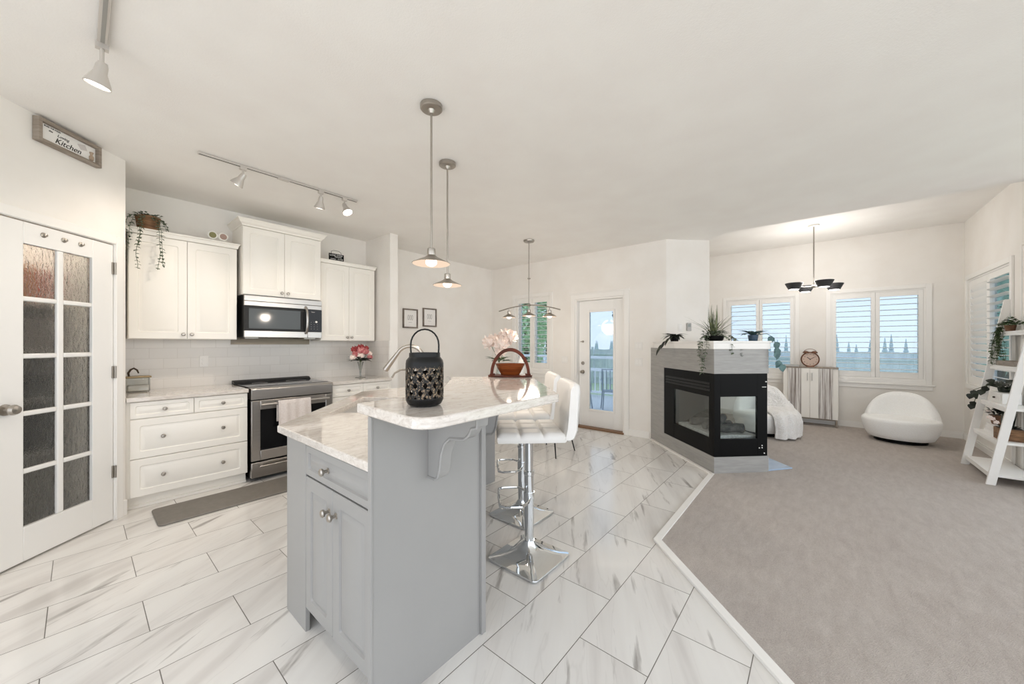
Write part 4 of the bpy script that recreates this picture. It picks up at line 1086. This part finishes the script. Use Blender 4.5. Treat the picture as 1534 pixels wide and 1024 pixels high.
# switches
def plate(label, loc, rot, w=.07, h=.115, n=1, name='light_switch', cat='switch'):
    s = thing(name, label, cat, loc, rot)
    b = MB(); b.box(-w/2,-.006,-h/2,w/2,0,h/2); b.build('plate', M['plastic'], s, bevel=.003)
    for i in range(n):
        x = (i-(n-1)/2)*.046; b = MB(); b.box(x-.016,-.0095,-.032,x+.016,-.006,.032); b.build('rocker', M['trim'], s, bevel=.002)
plate('white double switch plate between the dining window and the patio door', (XD-.0005,3.225,1.08), -PI/2, .116, .115, 2)
plate('upper white double switch plate right of the patio door', (XD-.0005,1.985,1.31), -PI/2, .116, .115, 2)
plate('lower white double switch plate right of the patio door', (XD-.0005,1.985,1.08), -PI/2, .116, .115, 2)
W45 = -PI/4
plate('small white switch on the angled wall above the mantel, left of the thermostat', (5.338,1.460,1.57), W45, .06, .10, 1)
th = thing('thermostat', 'small grey thermostat on the angled wall above the mantel', 'thermostat', (5.425,1.373,1.575), W45)
b = MB(); b.box(-.03,-.02,-.055,.03,0,.055); b.build('case', mat('grey_plastic', srgb(176,174,172), .5), th, bevel=.004)
b = MB(); b.box(-.02,-.021,.0,.02,-.019,.04); b.build('display', mat('grey_display', srgb(140,146,142), .3), th)

# ================================================================ FIREPLACE
fp = thing('fireplace', 'three-sided black gas fireplace in grey plank tile with white mantel', 'fireplace', (4.2,.82,0.0), -PI/4)
pol = [(0,0),(.6,0),(.6,1.243),(.157,1.25),(.003,1.40)]
b = MB(); b.prism(pol, 0.0, .176); b.build('plinth', M['plank'], fp, bevel=.002)
b = MB(); b.prism(pol, 1.033, 1.287); b.build('lintel', M['plank'], fp, bevel=.002)
b = MB(); b.prism([(0,1.03),(.6,1.03),(.6,1.243),(.157,1.25),(.003,1.40)], .176, 1.033); b.build('tiled_column', M['plank'], fp)
b = MB(); b.prism([(-.012,-.012),(.612,-.012),(.612,1.232),(.145,1.238),(-.012,1.28)], 1.287, 1.352); b.prism([(-.020,-.020),(.620,-.020),(.620,1.225),(.145,1.232),(-.020,1.29)], 1.352, 1.372); b.build('mantel', M['trim'], fp, bevel=.003)
fb = MB(); z0, z1 = .177, 1.032; t_ = .028
def hole_panel(b, axis, c0, c1, a0, a1, h0, h1, k0, k1):
    for (p,q,lo,hi) in ((a0,h0,z0,z1),(h1,a1,z0,z1),(h0,h1,z0,k0),(h0,h1,k1,z1)):
        if axis == 'y': b.box(p, c0, lo, q, c1, hi)
        else: b.box(c0, p, lo, c1, q, hi)
hole_panel(fb, 'y', .006, .006+t_, .006, .590, .075, .478, .357, .795)
hole_panel(fb, 'x', .006, .006+t_, .006+t_, 1.03, .095, .79, .355, .786)
hole_panel(fb, 'x', .590-t_, .590, .006+t_, 1.03, .095, .79, .355, .786)
fb.box(.034,.034,.80,.562,1.02,.83); fb.box(.034,.034,.30,.562,1.02,.335); fb.box(.034,.80,.335,.562,1.02,.80)
fbo = fb.build('firebox', M['black_matte'], fp, bevel=.0015)
b = MB()
for xx in (.0055, .590):
    for k in range(3): zz = .845+.034*k; b.prism_y([(xx-.004 if xx < .1 else xx+.004, zz),(xx-.008 if xx<.1 else xx+.008, zz+.008),(xx-.004 if xx<.1 else xx+.004, zz+.020),(xx+.004 if xx<.1 else xx-.004,zz+.02),(xx+.004 if xx<.1 else xx-.004,zz)], .07, .98)
b.build('vent_louvers', M['black'], fbo)
MB().box(.0752,.015,.3572,.4778,.019,.7948).build('glass_pane', M['fire_glass'], fp)
MB().box(.015,.0952,.3552,.019,.7898,.7858).build('glass_pane', M['fire_glass'], fp)
MB().box(.577,.0952,.3552,.581,.7898,.7858).build('glass_pane', M['fire_glass'], fp)
b = MB(); b.box(.06,.09,.336,.54,.79,.375); b.build('ember_bed', M['ember'], fp, bevel=.01)
def logm(p, q, r):
    p, q = Vector(p), Vector(q); pts = [(p+(q-p)*i/6 + Vector((rnd.uniform(-.006,.006),rnd.uniform(-.006,.006),rnd.uniform(-.005,.005))))[:] for i in range(7)]
    b = MB(); b.tube(pts, [r*rnd.uniform(.9,1.08) for _ in pts], 12); o = b.build('log', M['log'], fp)
    d = (q-p).normalized(); e = MB(); e.tube([(q+d*.0003)[:], (q+d*.004)[:]], r*.92, 12); e.build('cut_end', M['log_end'], o)
logm((.10,.22,.425),(.44,.17,.430),.048); logm((.12,.36,.42),(.46,.40,.425),.044); logm((.16,.18,.49),(.40,.42,.50),.040); logm((.12,.62,.42),(.44,.56,.42),.045)
b = MB(); b.box(.565,-.001,.943,.580,.006,.953); b.box(.530,-.001,.890,.572,.006,.896); b.lathe([(.006,-.004),(.006,.006)],10,(.50,.006,.26),'y'); b.lathe([(.006,-.004),(.006,.006)],10,(.53,.006,.285),'y'); b.lathe([(.006,-.004),(.006,.006)],10,(.53,.006,.262),'y'); b.lathe([(.006,-.004),(.006,.006)],10,(.555,.006,.205),'y'); b.build('controls', M['plastic'], fp)
ht = MB().prism([(.604,.02),(.925,.065),(.94,.42),(.94,1.15),(.604,1.15)], 0, .012).build('hearth_tile', M['hearth'], bevel=.002, loc=(4.2,.82,.0105), rot=-PI/4)
tag(ht, 'glossy hearth slab on the carpet right of the fireplace, reflected sky blue painted in', 'hearth')
def fpw(x, y, z):
    a = Vector((4.2,.82,0)) + Matrix.Rotation(-PI/4,3,'Z') @ Vector((x,y,0)); return (a.x, a.y, z)

# mantel plants
p1 = thing('potted_plant', 'small dark drooping plant at the left end of the mantel', 'plant', fpw(.085,.92,1.3725))
b = MB(); b.lathe([(.0,.0),(.045,0),(.055,.07),(.048,.07),(.044,.06),(.0,.06)], 18); b.build('pot', M['black_matte'], p1)
l = MB()
for i in range(24):
    a = i*2.4; el = rnd.uniform(.0,.9); l.leaf((.02*math.cos(a),.02*math.sin(a),.07), (math.cos(a),math.sin(a),el), (0,0,1), rnd.uniform(.09,.14), .05, .55, 5)
for k, lt in enumerate((-.10,-.15,-.19,-.21)):
    p = rt*lt - fw*.10; l.leaf((p.x,p.y,.05-.04*k), (rt*-.7-fw*.2).to_3d()+Vector((0,0,-.6)), (0,0,1), .13, .05, .3, 4)
l.build('foliage', M['leaf_dark'], p1, sm=60)
b = MB(); p = rt*-.1-fw*.10; q = rt*-.21-fw*.12; b.tube([(0,0,.07),(p.x,p.y,.06),(q.x,q.y,-.08)], .003, 5); b.build('stem', M['leaf_dark'], p1)
p2 = thing('potted_plant', 'spiky grass and sage greenery in a low dark bowl on the mantel centre', 'plant', fpw(.14,.21,1.3725))
b = MB(); b.lathe([(.0,0),(.075,0),(.09,.012),(.098,.055),(.090,.058),(.0,.05)], 22); b.build('bowl', M['black_matte'], p2)
l = MB()
for i in range(60):
    a = rnd.uniform(0,2*PI); el = rnd.uniform(.7,3.2); l.leaf((rnd.uniform(-.03,.03),rnd.uniform(-.03,.03),.05), (math.cos(a),math.sin(a),el), (math.cos(a),math.sin(a),.2) if el > 2 else (0,0,1), rnd.uniform(.22,.36), .008, .28, 6)
l.build('grass_blades', M['leaf_grass'], p2, sm=60)
l, s = MB(), MB()
for i in range(150):
    a = rnd.uniform(0,2*PI); q = rnd.uniform(.02,.12); l.leaf((q*math.cos(a), q*math.sin(a), .055+rnd.uniform(0,.05)), (math.cos(a),math.sin(a),rnd.uniform(.1,1)), (0,0,1), rnd.uniform(.025,.045), .022, .3, 3)
for k, (lt, dp, dl, dd, stp) in enumerate(((-.10,-.06,-.028,-.012,15),(-.10,-.08,-.022,-.018,13),(.02,-.12,.002,-.028,8),(.10,-.10,.018,-.02,9),(.12,-.08,.022,-.018,8),(.12,-.05,.028,-.004,10),(-.10,-.02,-.03,-.002,10))):
    p = rt*lt+fw*dp; d = rt*dl+fw*dd; vine(l, s, (p.x,p.y,.06), stp, (d.x,d.y,.004), .034, 3, .018, seed=k+40)
l.build('sage_foliage', M['leaf_sage'], p2, sm=60); s.build('vines', M['leaf_sage'], p2)
p3 = thing('potted_plant', 'blue-green plant with trailing round leaves at the right end of the mantel', 'plant', fpw(.53,.13,1.3725))
b = MB(); b.lathe([(.0,0),(.040,0),(.050,.065),(.044,.065),(.0,.055)], 18); b.build('pot', mat('blue_pot', srgb(52,76,96), .4), p3)
l = MB()
for i in range(15):
    a = i*2.4; l.leaf((.02*math.cos(a),.02*math.sin(a),.065), (math.cos(a),math.sin(a),.5+.3*(i%3)), (0,0,1), .13, .055, .55, 5)
for k, (lt, z) in enumerate(((.10,.05),(.13,-.01),(.15,-.07),(.12,-.11),(.15,-.20),(.16,-.24))):
    p = rt*lt - fw*(.14+.01*k); l.leaf((p.x,p.y,z), (rt*(.3 if k%2 else -.3)).to_3d()+Vector((0,0,-.9)), (-fw).to_3d(), .085, .075, .1, 5)
l.build('foliage', M['leaf_teal'], p3, sm=60)
b = MB(); b.tube([(0,0,.065),((rt*.08-fw*.10).x,(rt*.08-fw*.10).y,.075)]+[((rt*x-fw*.15).x,(rt*x-fw*.15).y,z) for x, z in ((.12,.03),(.13,-.08),(.145,-.2))], .003, 5); b.build('stem', M['leaf_teal'], p3)

# ================================================================ LIVING ROOM
cbn = thing('striped_sideboard', 'white cabinet with grey weathered wood stripes between the living room windows', 'cabinet', (7.68,.455,.0105), -PI/2); W = .695
b = MB(); b.box(0,.02,.125,W,.29,.935); b.build('body', M['white'], cbn, bevel=.003)
b = MB(); b.box(-.006,-.003,.935,W+.006,.295,.950); b.build('top', M['walnut_frame'], cbn, bevel=.003); 
for k, (a0, a1, s0, s1, p0, p1_) in enumerate(((.065,.346,.065,.235,.237,.346),(.349,.63,.46,.63,.349,.458))):
    b = MB(); b.box(p0,.0,.13,p1_,.02,.932); d = b.build('door', M['white'], cbn, bevel=.002)
    b = MB(); b.box(s0,-.002,.13,s1,.02,.932); b.build('striped_panel', M['stripe'], d, bevel=.002)
    hx = .318 if k == 0 else .377; b = MB(); b.tube([(hx,.002,.735),(hx,-.018,.74),(hx,-.018,.85),(hx,.002,.855)], .005, 6); b.build('handle', M['nickel'], d)
for x in (.008, W-.03):
    for y in (.03,.26): MB().box(x,y,0,x+.022,y+.022,.125).build('leg', M['walnut_frame'], cbn)
MB().box(.03,.03,.105,W-.03,.045,.125).build('rail', M['walnut_frame'], cbn)
b = MB(); b.box(-.11,-.08,0,.11,.08,.03); o = b.build('book', mat('grey_book', srgb(176,176,174), .6), bevel=.004, loc=(7.80,.36,.961), rot=-PI/2); tag(o, 'grey book lying on the striped cabinet, left of the clock', 'book')
ck = thing('table_clock', 'round bronze clock with pink-toned face on the striped cabinet', 'clock', (7.80,.105,.961), -PI/2+R(12)); cz = .125
b = MB(); b.tube([(.115*math.cos(2*PI*i/40),0,cz+.115*math.sin(2*PI*i/40)) for i in range(40)], .011, 8, True); b.box(-.05,-.03,-.0,.05,.03,.012); b.build('case', M['copper'], ck)
b = MB(); b.lathe([(.0,-.006),(.109,-.006),(.109,.01),(.0,.01)], 36, (0,0,cz), 'y'); d = b.build('dial', M['clock_face'], ck)
t = MB()
for i in range(12):
    a = R(90-30*i); vs, fs = text_mb(str(i if i else 12), .027); t.add([(p[0]+.086*math.cos(a), p[1]-.0068, p[2]+cz+.086*math.sin(a)) for p in vs], fs)
for a, L_, w_ in ((R(140),.055,.005),(R(35),.072,.0035)):
    t.M = Matrix.Translation((0,-.008,cz)) @ Matrix.Rotation(-a,4,'Y'); t.box(-.01,-.001,-w_,L_,.001,w_)
t.M = None; t.build('numerals_and_hands', M['ink'], d)
b = MB(); b.tube([(.085*math.cos(R(a)),0,cz+.112+.06*math.sin(R(a))) for a in range(0,181,15)], .004, 6); b.build('carry_ring', M['copper'], ck)
for sx in (-1,1): b = MB(); b.lathe([(.045,-.0),(.042,.018),(.025,.032),(.004,.038)], 16, (sx*.055,0,cz+.103)); b.build('bell', M['copper'], ck)

# round lounge chairs
def ell(rx, ry, z, n=40, p=2.2):
    l = []
    for i in range(n):
        a = 2*PI*i/n; c_, s_ = math.cos(a), math.sin(a); l.append((rx*math.copysign(abs(c_)**(2/p), c_), ry*math.copysign(abs(s_)**(2/p), s_), z))
    return l
sc_ = thing('lounge_chair', 'low round white boucle chair with fan back beneath the right living window', 'chair', (7.27,-.86,.0105), -PI/2+R(-13), 'fan-backed lounge chairs')
b = MB(); b.prism([(.26*math.cos(2*PI*i/32), .25*math.sin(2*PI*i/32)) for i in range(32)], 0, .06); b.build('plinth', M['black_matte'], sc_)
SX, SY = .385, .375
b = MB(); b.loft([[(px_, py_*(.70 if py_ > 0 else 1), pz_) for px_, py_, pz_ in ell(SX*q, SY*q, z)] for q, z in ((.76,.050),(.83,.058),(.91,.12),(.975,.20),(1.0,.275),(.99,.303),(.95,.320),(.84,.328),(.4,.331))]); b.build('seat', M['boucle'], sc_, sm=70)
RB = .372
def yb(s_): return .235-.17*s_*s_
def dome(s_): return .27+.385*max(0, 1-abs(s_)**2.7)**.5
L = []; NB = 44
for j in range(NB+1):
    s_ = math.sin(R(90*(-1+2*j/NB))); tp_ = max(dome(s_), .30); th_ = .080; x, y = RB*s_, yb(s_)
    dx, dy = -2*.17*s_/RB, 1.0; q_ = math.hypot(dx, dy); nx, ny_ = -dx/q_, dy/q_; lean = .03*(tp_-.27)/.375; zm = .25
    pr = [(-th_,.20,0),(0,.20,0),(.012,(zm+tp_)/2,.5),(.004,max(tp_-.03,.21),1),(-.02,max(tp_-.006,.22),1),(-.042,max(tp_,.22),1),(-th_*.85,max(tp_-.012,.22),1),(-th_-.008,max(tp_-.06,.21),1),(-th_-.006,(zm+tp_)/2,.5)]
    L.append([(x+nx*q, y+ny_*q+lean*w_, zz) for q, zz, w_ in pr])
b = MB(); b.loft(L); b.build('backrest', M['boucle'], sc_, sm=70)
AX, AY, AR = 6.60, .64, R(-62)
dup(sc_, (AX,AY,.0105), AR, 'white fan-backed lounge chair beyond the fireplace, half covered by a fluffy throw')
from mathutils import noise as mnoise
b = MB(); rows = []; nj, ni = 84, 40
for j in range(nj):
    t_ = j/(nj-1); row = []
    for i in range(ni):
        u = i/(ni-1); x = -.03+.44*u; xx = min(x, RB*.96); tp_ = dome(xx/RB)+.02; yo = yb(xx/RB)+.02
        ys = SY*math.sqrt(max(.04, 1-(xx/SX)**2))
        P = [(yo+.05,.30),(yo+.08,(tp_+.30)/2+.02),(yo+.075,tp_-.02),(yo+.02,tp_+.025),(yo-.04,tp_+.005),(yo-.10,tp_-.08),(min(yo-.11,yo-.09),(tp_+.34)/2),(yo-.14,.365),(yo-.24,.348),(-.02,.345),(-ys*.6,.345),(-ys*.92,.338),(-ys-.025,.30),(-ys-.045,.22),(-ys-.045,.12),(-ys-.05,.025)]
        q = t_*(len(P)-1); k = min(int(q), len(P)-2); w_ = q-k; w_ = w_*w_*(3-2*w_)*.5+w_*.5
        y = P[k][0]*(1-w_)+P[k+1][0]*w_; z = P[k][1]*(1-w_)+P[k+1][1]*w_
        n_ = mnoise.noise(Vector((x*9, t_*7, 1.7)))+.5*mnoise.noise(Vector((x*22, t_*16, 4.2)))
        fold = .5+.5*math.sin(u*19+2.2*math.sin(t_*4+1)); ex = min(1, max(0, (t_-.70)/.2))
        amp = .012+.042*fold*(.3+ex) + .018*n_
        nrm = (-1,0) if ex > .5 else ((-.35,.95) if t_ < .75 else (-.7,.7))
        if t_ < .12: nrm = (1,0)
        xo = x+0+.008*n_
        row.append((xo, y+nrm[0]*amp, max(.014, z+nrm[1]*amp - max(0, x-RB)*(1.2 if .2 < t_ < .78 else 0))))
    rows.append(row)
b.loft(rows, False, False, False)
o = b.build('throw_blanket', M['fur'], sm=70, loc=(AX,AY,.0105), rot=AR); m_ = o.modifiers.new('thick','SOLIDIFY'); m_.thickness = .02; m_.offset = 1
tag(o, 'fluffy white throw draped over the lounge chair beyond the fireplace', 'throw')

# ---------------------------------------------------------------- ladder shelf (faces +Y, leans on the right wall)
LX0, LX1 = 5.55, 6.33; ZT = 1.80
def legy(z): return -1.245 - .295*z/ZT
ls = thing('ladder_shelf', 'white leaning ladder shelf with five tiers of plants by the right wall', 'shelf', (5.94,-1.40,.0105))
def L3(x, y, z): return (x-5.94, y+1.40, z)
for x in (LX0, LX1):
    b = MB(); w_ = .022; xx = x-5.94
    b.prism_x([(legy(0)+1.40+.03,0),(legy(ZT)+1.40+.03,ZT),(legy(ZT)+1.40-.03,ZT),(legy(0)+1.40-.03,0)], xx-w_/2, xx+w_/2); b.build('front_leg', M['trim'], ls, bevel=.002)
    b = MB(); xi = xx+(.09 if x == LX0 else -.09); b.box(xi-.02,-1.56+1.40+.003,0,xi+.02,-1.535+1.40,1.50); b.build('rear_post', M['trim'], ls, bevel=.002)
TZ = (.10,.41,.73,1.11,1.46)
for z in TZ:
    b = MB(); yb = -1.532+1.40; yf = legy(z)+1.40+.012
    b.box(LX0-5.94+.012, yb, z-.022, LX1-5.94-.012, yf, z); b.box(LX0-5.94+.012, yf-.014, z-.045, LX1-5.94-.012, yf, z-.022); b.build('tier', M['trim'], ls, bevel=.002)
zs = .0105
# things on the tiers
vb = thing('trailing_plant', 'mossy trailing vine in a low bowl on the top tier of the ladder shelf', 'plant', (6.10,-1.495,TZ[4]+zs+.0005))
b = MB(); b.lathe([(.0,0),(.030,0),(.040,.06),(.036,.06),(.0,.05)], 20); b.build('bowl', M['terracotta'], vb)
l, s = MB(), MB()
for i in range(220):
    a = rnd.uniform(0,2*PI); q = rnd.uniform(0,1); l.leaf((.20*q*math.cos(a), max(-.04,.07*q*math.sin(a)), .06+.09*(1-q)*rnd.random()), (math.cos(a),max(-.3,math.sin(a)),rnd.uniform(0,.8)), (0,0,1), rnd.uniform(.02,.04), .020, .3, 3)
for k in range(12):
    x = .06+.15*rnd.random(); vine(l, s, (x, .03, .05), rnd.randint(8,15), (.008*rnd.random(), .006, .004), .026, 3, .02, seed=k+80)
l.build('foliage', M['leaf_green'], vb, sm=60); s.build('vines', M['stem'], vb)
wt = thing('wooden_tray', 'grey-brown wooden tray on the fourth tier of the ladder shelf', 'tray', (5.99,-1.475,TZ[3]+zs+.0005))
b = MB(); b.box(-.22,-.045,0,.22,.045,.010); b.box(-.22,-.045,.01,.22,-.037,.05); b.box(-.22,.037,.01,.22,.045,.05); b.box(-.22,-.037,.01,-.21,.037,.05); b.box(.21,-.037,.01,.22,.037,.05); b.build('tray', M['walnut_frame'], wt, bevel=.002)
db = thing('drawer_box', 'white wooden drawer box on the middle tier of the ladder shelf', 'box', (6.08,-1.46,TZ[2]+zs+.0005))
b = MB(); b.box(-.16,-.06,0,.16,.06,.105); b.build('box', M['plastic'], db, bevel=.004)
b = MB(); b.box(-.14,.06,.012,.14,.066,.09); d = b.build('drawer', M['plastic'], db, bevel=.003); b = MB(); b.ball((0,.074,.052),.010); b.build('knob', M['ink'], d)
hp_ = thing('trailing_plant', 'dark heart-leaf trailing plant on the white drawer box of the ladder shelf', 'plant', (6.12,-1.46,TZ[2]+zs+.1065))
b = MB(); b.lathe([(.0,0),(.035,0),(.045,.05),(.04,.05),(.0,.04)], 18); b.build('pot', M['leaf_dark'], hp_)
l = MB()
for i in range(30):
    a = i*2.4; q = .03+.12*rnd.random(); l.leaf((q*math.cos(a), .4*q*math.sin(a), .05+.05*rnd.random()), (math.cos(a),.4*math.sin(a)+.2,rnd.uniform(-.2,.5)), (-.6,.4,.7), .06, .055, .3, 4)
for x, y, z in ((.14,.08,.04),(.19,.10,.0),(.22,.12,-.05),(.28,.13,-.02),(.31,.15,-.06),(.24,.14,-.14),(.26,.15,-.17)):
    l.leaf((x,y,z), (.25*math.sin(x*60),.2,-.8), (-.9,.35,.3), .066, .062, .1, 5)
l.build('foliage', M['leaf_dark'], hp_, sm=60)
b = MB(); b.tube([(0,0,.05),(.12,.07,.06),(.22,.12,-.02),(.25,.14,-.14)], .003, 5); b.tube([(.12,.07,.06),(.3,.14,-.02)], .003, 5); b.build('stem', M['stem'], hp_)
for k in range(3):
    b = MB(); b.box(-.15+.006*k,-.085,0,.15-.008*k,.075,.030); o = b.build('book', M['paper'], bevel=.003, loc=(6.06,-1.43,TZ[1]+zs+.0005+.0315*k), rot=R(2-3*k))
    tag(o, ('bottom','middle','top')[k] + ' white book of the flat stack under the basket on the second tier', 'book', 'white books under the basket')
bk = thing('potted_plant', 'leafy plant with white blooms in a brown basket on the white books', 'plant', (6.09,-1.43,TZ[1]+zs+.096))
b = MB(); b.lathe([(.0,0),(.055,0),(.075,.09),(.068,.09),(.0,.08)], 20); b.build('basket', M['terracotta'], bk)
l = MB()
for i in range(150):
    a = rnd.uniform(0,2*PI); q = rnd.uniform(0,.12); l.leaf((q*math.cos(a), max(-.08,.7*q*math.sin(a)), .09+.05*rnd.random()), (math.cos(a),math.sin(a),rnd.uniform(.0,1.2)), (0,0,1), rnd.uniform(.03,.05), .022, .3, 3)
l.build('foliage', M['leaf_dark'], bk, sm=60)
for x, y, z in ((-.05,.08,.07),(-.09,.07,.06),(.03,.07,.12),(-.11,.05,.03)):
    b = MB(); b.ball((x,y,z),.014); flower_head(b,(x,y,z),.02,14); b.build('bloom', M['petal_white'], bk, sm=60)
sp = thing('potted_plant', 'upright succulent in a square wood-look pot behind the near ladder leg', 'plant', (5.74,-1.40,TZ[1]+zs+.0005))
b = MB(); b.box(-.085,-.075,0,.085,.075,.11); b.build('pot', M['wood_pot'], sp, bevel=.004)
MB().box(-.077,-.067,.109,.077,.067,.113).build('soil', M['soil'], sp)
l = MB()
for i in range(9): l.leaf((-.05+.1*rnd.random(), -.03+.06*rnd.random(), .11), (rnd.uniform(-.15,.15),rnd.uniform(-.15,.15),1), (0,1,0), rnd.uniform(.10,.20), .03, .03, 5)
for i in range(60): a = rnd.uniform(0,2*PI); q = rnd.uniform(0,.08); l.leaf((q*math.cos(a),.8*q*math.sin(a),.113), (math.cos(a),math.sin(a),.8), (0,0,1), .035, .016, .2, 3)
l.build('foliage', M['leaf_dark'], sp, sm=60)

# ================================================================ OUTSIDE
o = MB().prism([(5.36,1.95),(9.6,1.95),(9.6,10),(5.36,10)], -.30, -.12).build('floor_deck', M['deck']); struct(o)
o = MB().prism([(5.36,-40),(70,-40),(70,45),(5.36,45)], -.75, -.65).build('floor_lawn', M['lawn']); struct(o)
rl = thing('deck_railing', 'white deck railing seen through the patio door', 'railing', (9.4,2.0,-.12))
for i in range(6):
    MB().box(-.045,1.5*i,0,.045,1.5*i+.09,1.10).build('post', M['rail'], rl, bevel=.004)
b = MB(); b.box(-.05,0,1.05,.05,7.6,1.12); b.build('top_rail', M['rail'], rl); b = MB(); b.box(-.03,0,.70,.03,7.6,.78); b.box(-.03,0,.08,.03,7.6,.14); b.build('lower_rail', M['rail'], rl)
b = MB()
for i in range(50): b.box(-.012,.12+.15*i,.14,.012,.145+.15*i,.70)
b.build('balusters', M['rail'], rl)
def pchair(label, loc, rot):
    c = thing('patio_chair', label, 'chair', loc, rot, 'patio chairs on the deck')
    b = MB()
    for i in range(7): b.box(-.22,-.20+.062*i,.42,.22,-.16+.062*i,.435)
    b.build('seat_slats', M['patio_metal'], c)
    b = MB()
    for i in range(6): x = -.2+.08*i; b.tube([(x,.20,.43),(x,.27,.86)], .010, 6)
    b.tube([(-.22,.20,.42),(-.22,.28,.88),(.22,.28,.88),(.22,.20,.42)], .014, 6); b.build('backrest', M['patio_metal'], c)
    for sx in (-1,1):
        for y0, y1 in ((-.20,-.26),(.20,.26)): b = MB(); b.tube([(sx*.21,y0,.43),(sx*.24,y1,0)], .014, 6); b.build('leg', M['patio_metal'], c)
        b = MB(); b.tube([(sx*.23,-.22,.43),(sx*.25,-.22,.64),(sx*.25,.22,.66)], .013, 6); b.build('arm', M['patio_metal'], c)
pchair('grey metal patio chair, right of the two behind the patio door glass', (7.55,3.45,-.1195), R(-60))
pchair('grey metal patio chair, left of the two behind the patio door glass', (7.2,4.1,-.1195), R(40))
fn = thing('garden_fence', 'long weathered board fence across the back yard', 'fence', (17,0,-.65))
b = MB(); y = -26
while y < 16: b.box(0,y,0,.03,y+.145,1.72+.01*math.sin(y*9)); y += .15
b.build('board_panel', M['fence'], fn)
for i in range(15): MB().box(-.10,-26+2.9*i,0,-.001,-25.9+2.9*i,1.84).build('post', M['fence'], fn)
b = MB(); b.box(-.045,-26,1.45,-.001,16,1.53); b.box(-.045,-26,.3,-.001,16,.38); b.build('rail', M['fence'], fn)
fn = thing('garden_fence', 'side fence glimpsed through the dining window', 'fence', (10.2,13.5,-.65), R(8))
b = MB(); x = -4
while x < 6: b.box(x,0,0,x+.145,.03,1.75); x += .15
b.build('board_panel', M['fence'], fn)
# distant conifers
rr = random.Random(11)
def conifer(loc, h, w):
    t = thing('conifer_tree', 'dark pointed conifer on the skyline beyond the back fence', 'tree', loc, 0, 'conifers on the skyline')
    b = MB(); n = 7; L = []
    for k in range(n):
        z = h*(.1+.9*k/n); r0 = w*(1-k/n); L += [(r0, z), (r0*.55, z+h*.11)]
    L.append((.01, h)); b.lathe(L, 9); b.build('crown', M['tree_far'], t)
    b = MB(); b.lathe([(w*.12,0),(w*.1,h*.15)], 6); b.build('trunk', M['bark'], t)
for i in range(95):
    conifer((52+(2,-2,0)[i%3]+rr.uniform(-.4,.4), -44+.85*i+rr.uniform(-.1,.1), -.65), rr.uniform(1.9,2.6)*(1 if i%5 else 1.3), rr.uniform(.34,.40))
def tree(label, loc, h, cr, m, n=2200, leaf=.16, seed=1, low=.25, name='garden_tree'):
    q = random.Random(seed); t = thing(name, label, 'tree', loc)
    b = MB(); b.tube([(0,0,0),(.06,.03,h*.4),(.0,.05,h*.8)], [.12,.09,.04], 8); b.build('trunk', M['bark'], t)
    cl = [(Vector((q.uniform(-1,1)*cr*.6, q.uniform(-1,1)*cr*.6, h*(low+(1-low)*q.random()))), cr*q.uniform(.35,.6)) for _ in range(16)]
    b = MB()
    for i in range(n):
        c, r_ = q.choice(cl); d = Vector((q.gauss(0,1),q.gauss(0,1),q.gauss(0,1))).normalized(); p = c + d*r_*q.uniform(.6,1)
        if p.z < .1: continue
        b.leaf(p, Vector((q.gauss(0,1),q.gauss(0,1),q.gauss(0,.6))), (0,0,1), leaf*q.uniform(.7,1.3), leaf*.7, .2, 2)
    b.build('crown', M[m], t, sm=80)
tree('leafy green tree filling the dining window view, left', (11.6,9.0,-.65), 5.4, 1.3, 'tree', 3300, .22, 2, .12)
tree('leafy green tree filling the dining window view, right', (15.0,10.3,-.65), 6.0, 1.3, 'tree', 3300, .24, 3, .12)
tree('thin dark-leaved tree at the upper right of the patio door glass', (12.4,5.15,-.65), 4.2, .6, 'leaf_teal', 500, .14, 4, .62)
tree('pale tree outside the right living room window, nearest the room corner', (10.6,-2.75,-.65), 4.6, .8, 'tree_cyan', 2200, .2, 5, .15)
tree('pale tree outside the right living room window, behind the ladder shelf', (13.4,-3.2,-.65), 5.2, .9, 'tree_cyan', 2200, .2, 6, .15)
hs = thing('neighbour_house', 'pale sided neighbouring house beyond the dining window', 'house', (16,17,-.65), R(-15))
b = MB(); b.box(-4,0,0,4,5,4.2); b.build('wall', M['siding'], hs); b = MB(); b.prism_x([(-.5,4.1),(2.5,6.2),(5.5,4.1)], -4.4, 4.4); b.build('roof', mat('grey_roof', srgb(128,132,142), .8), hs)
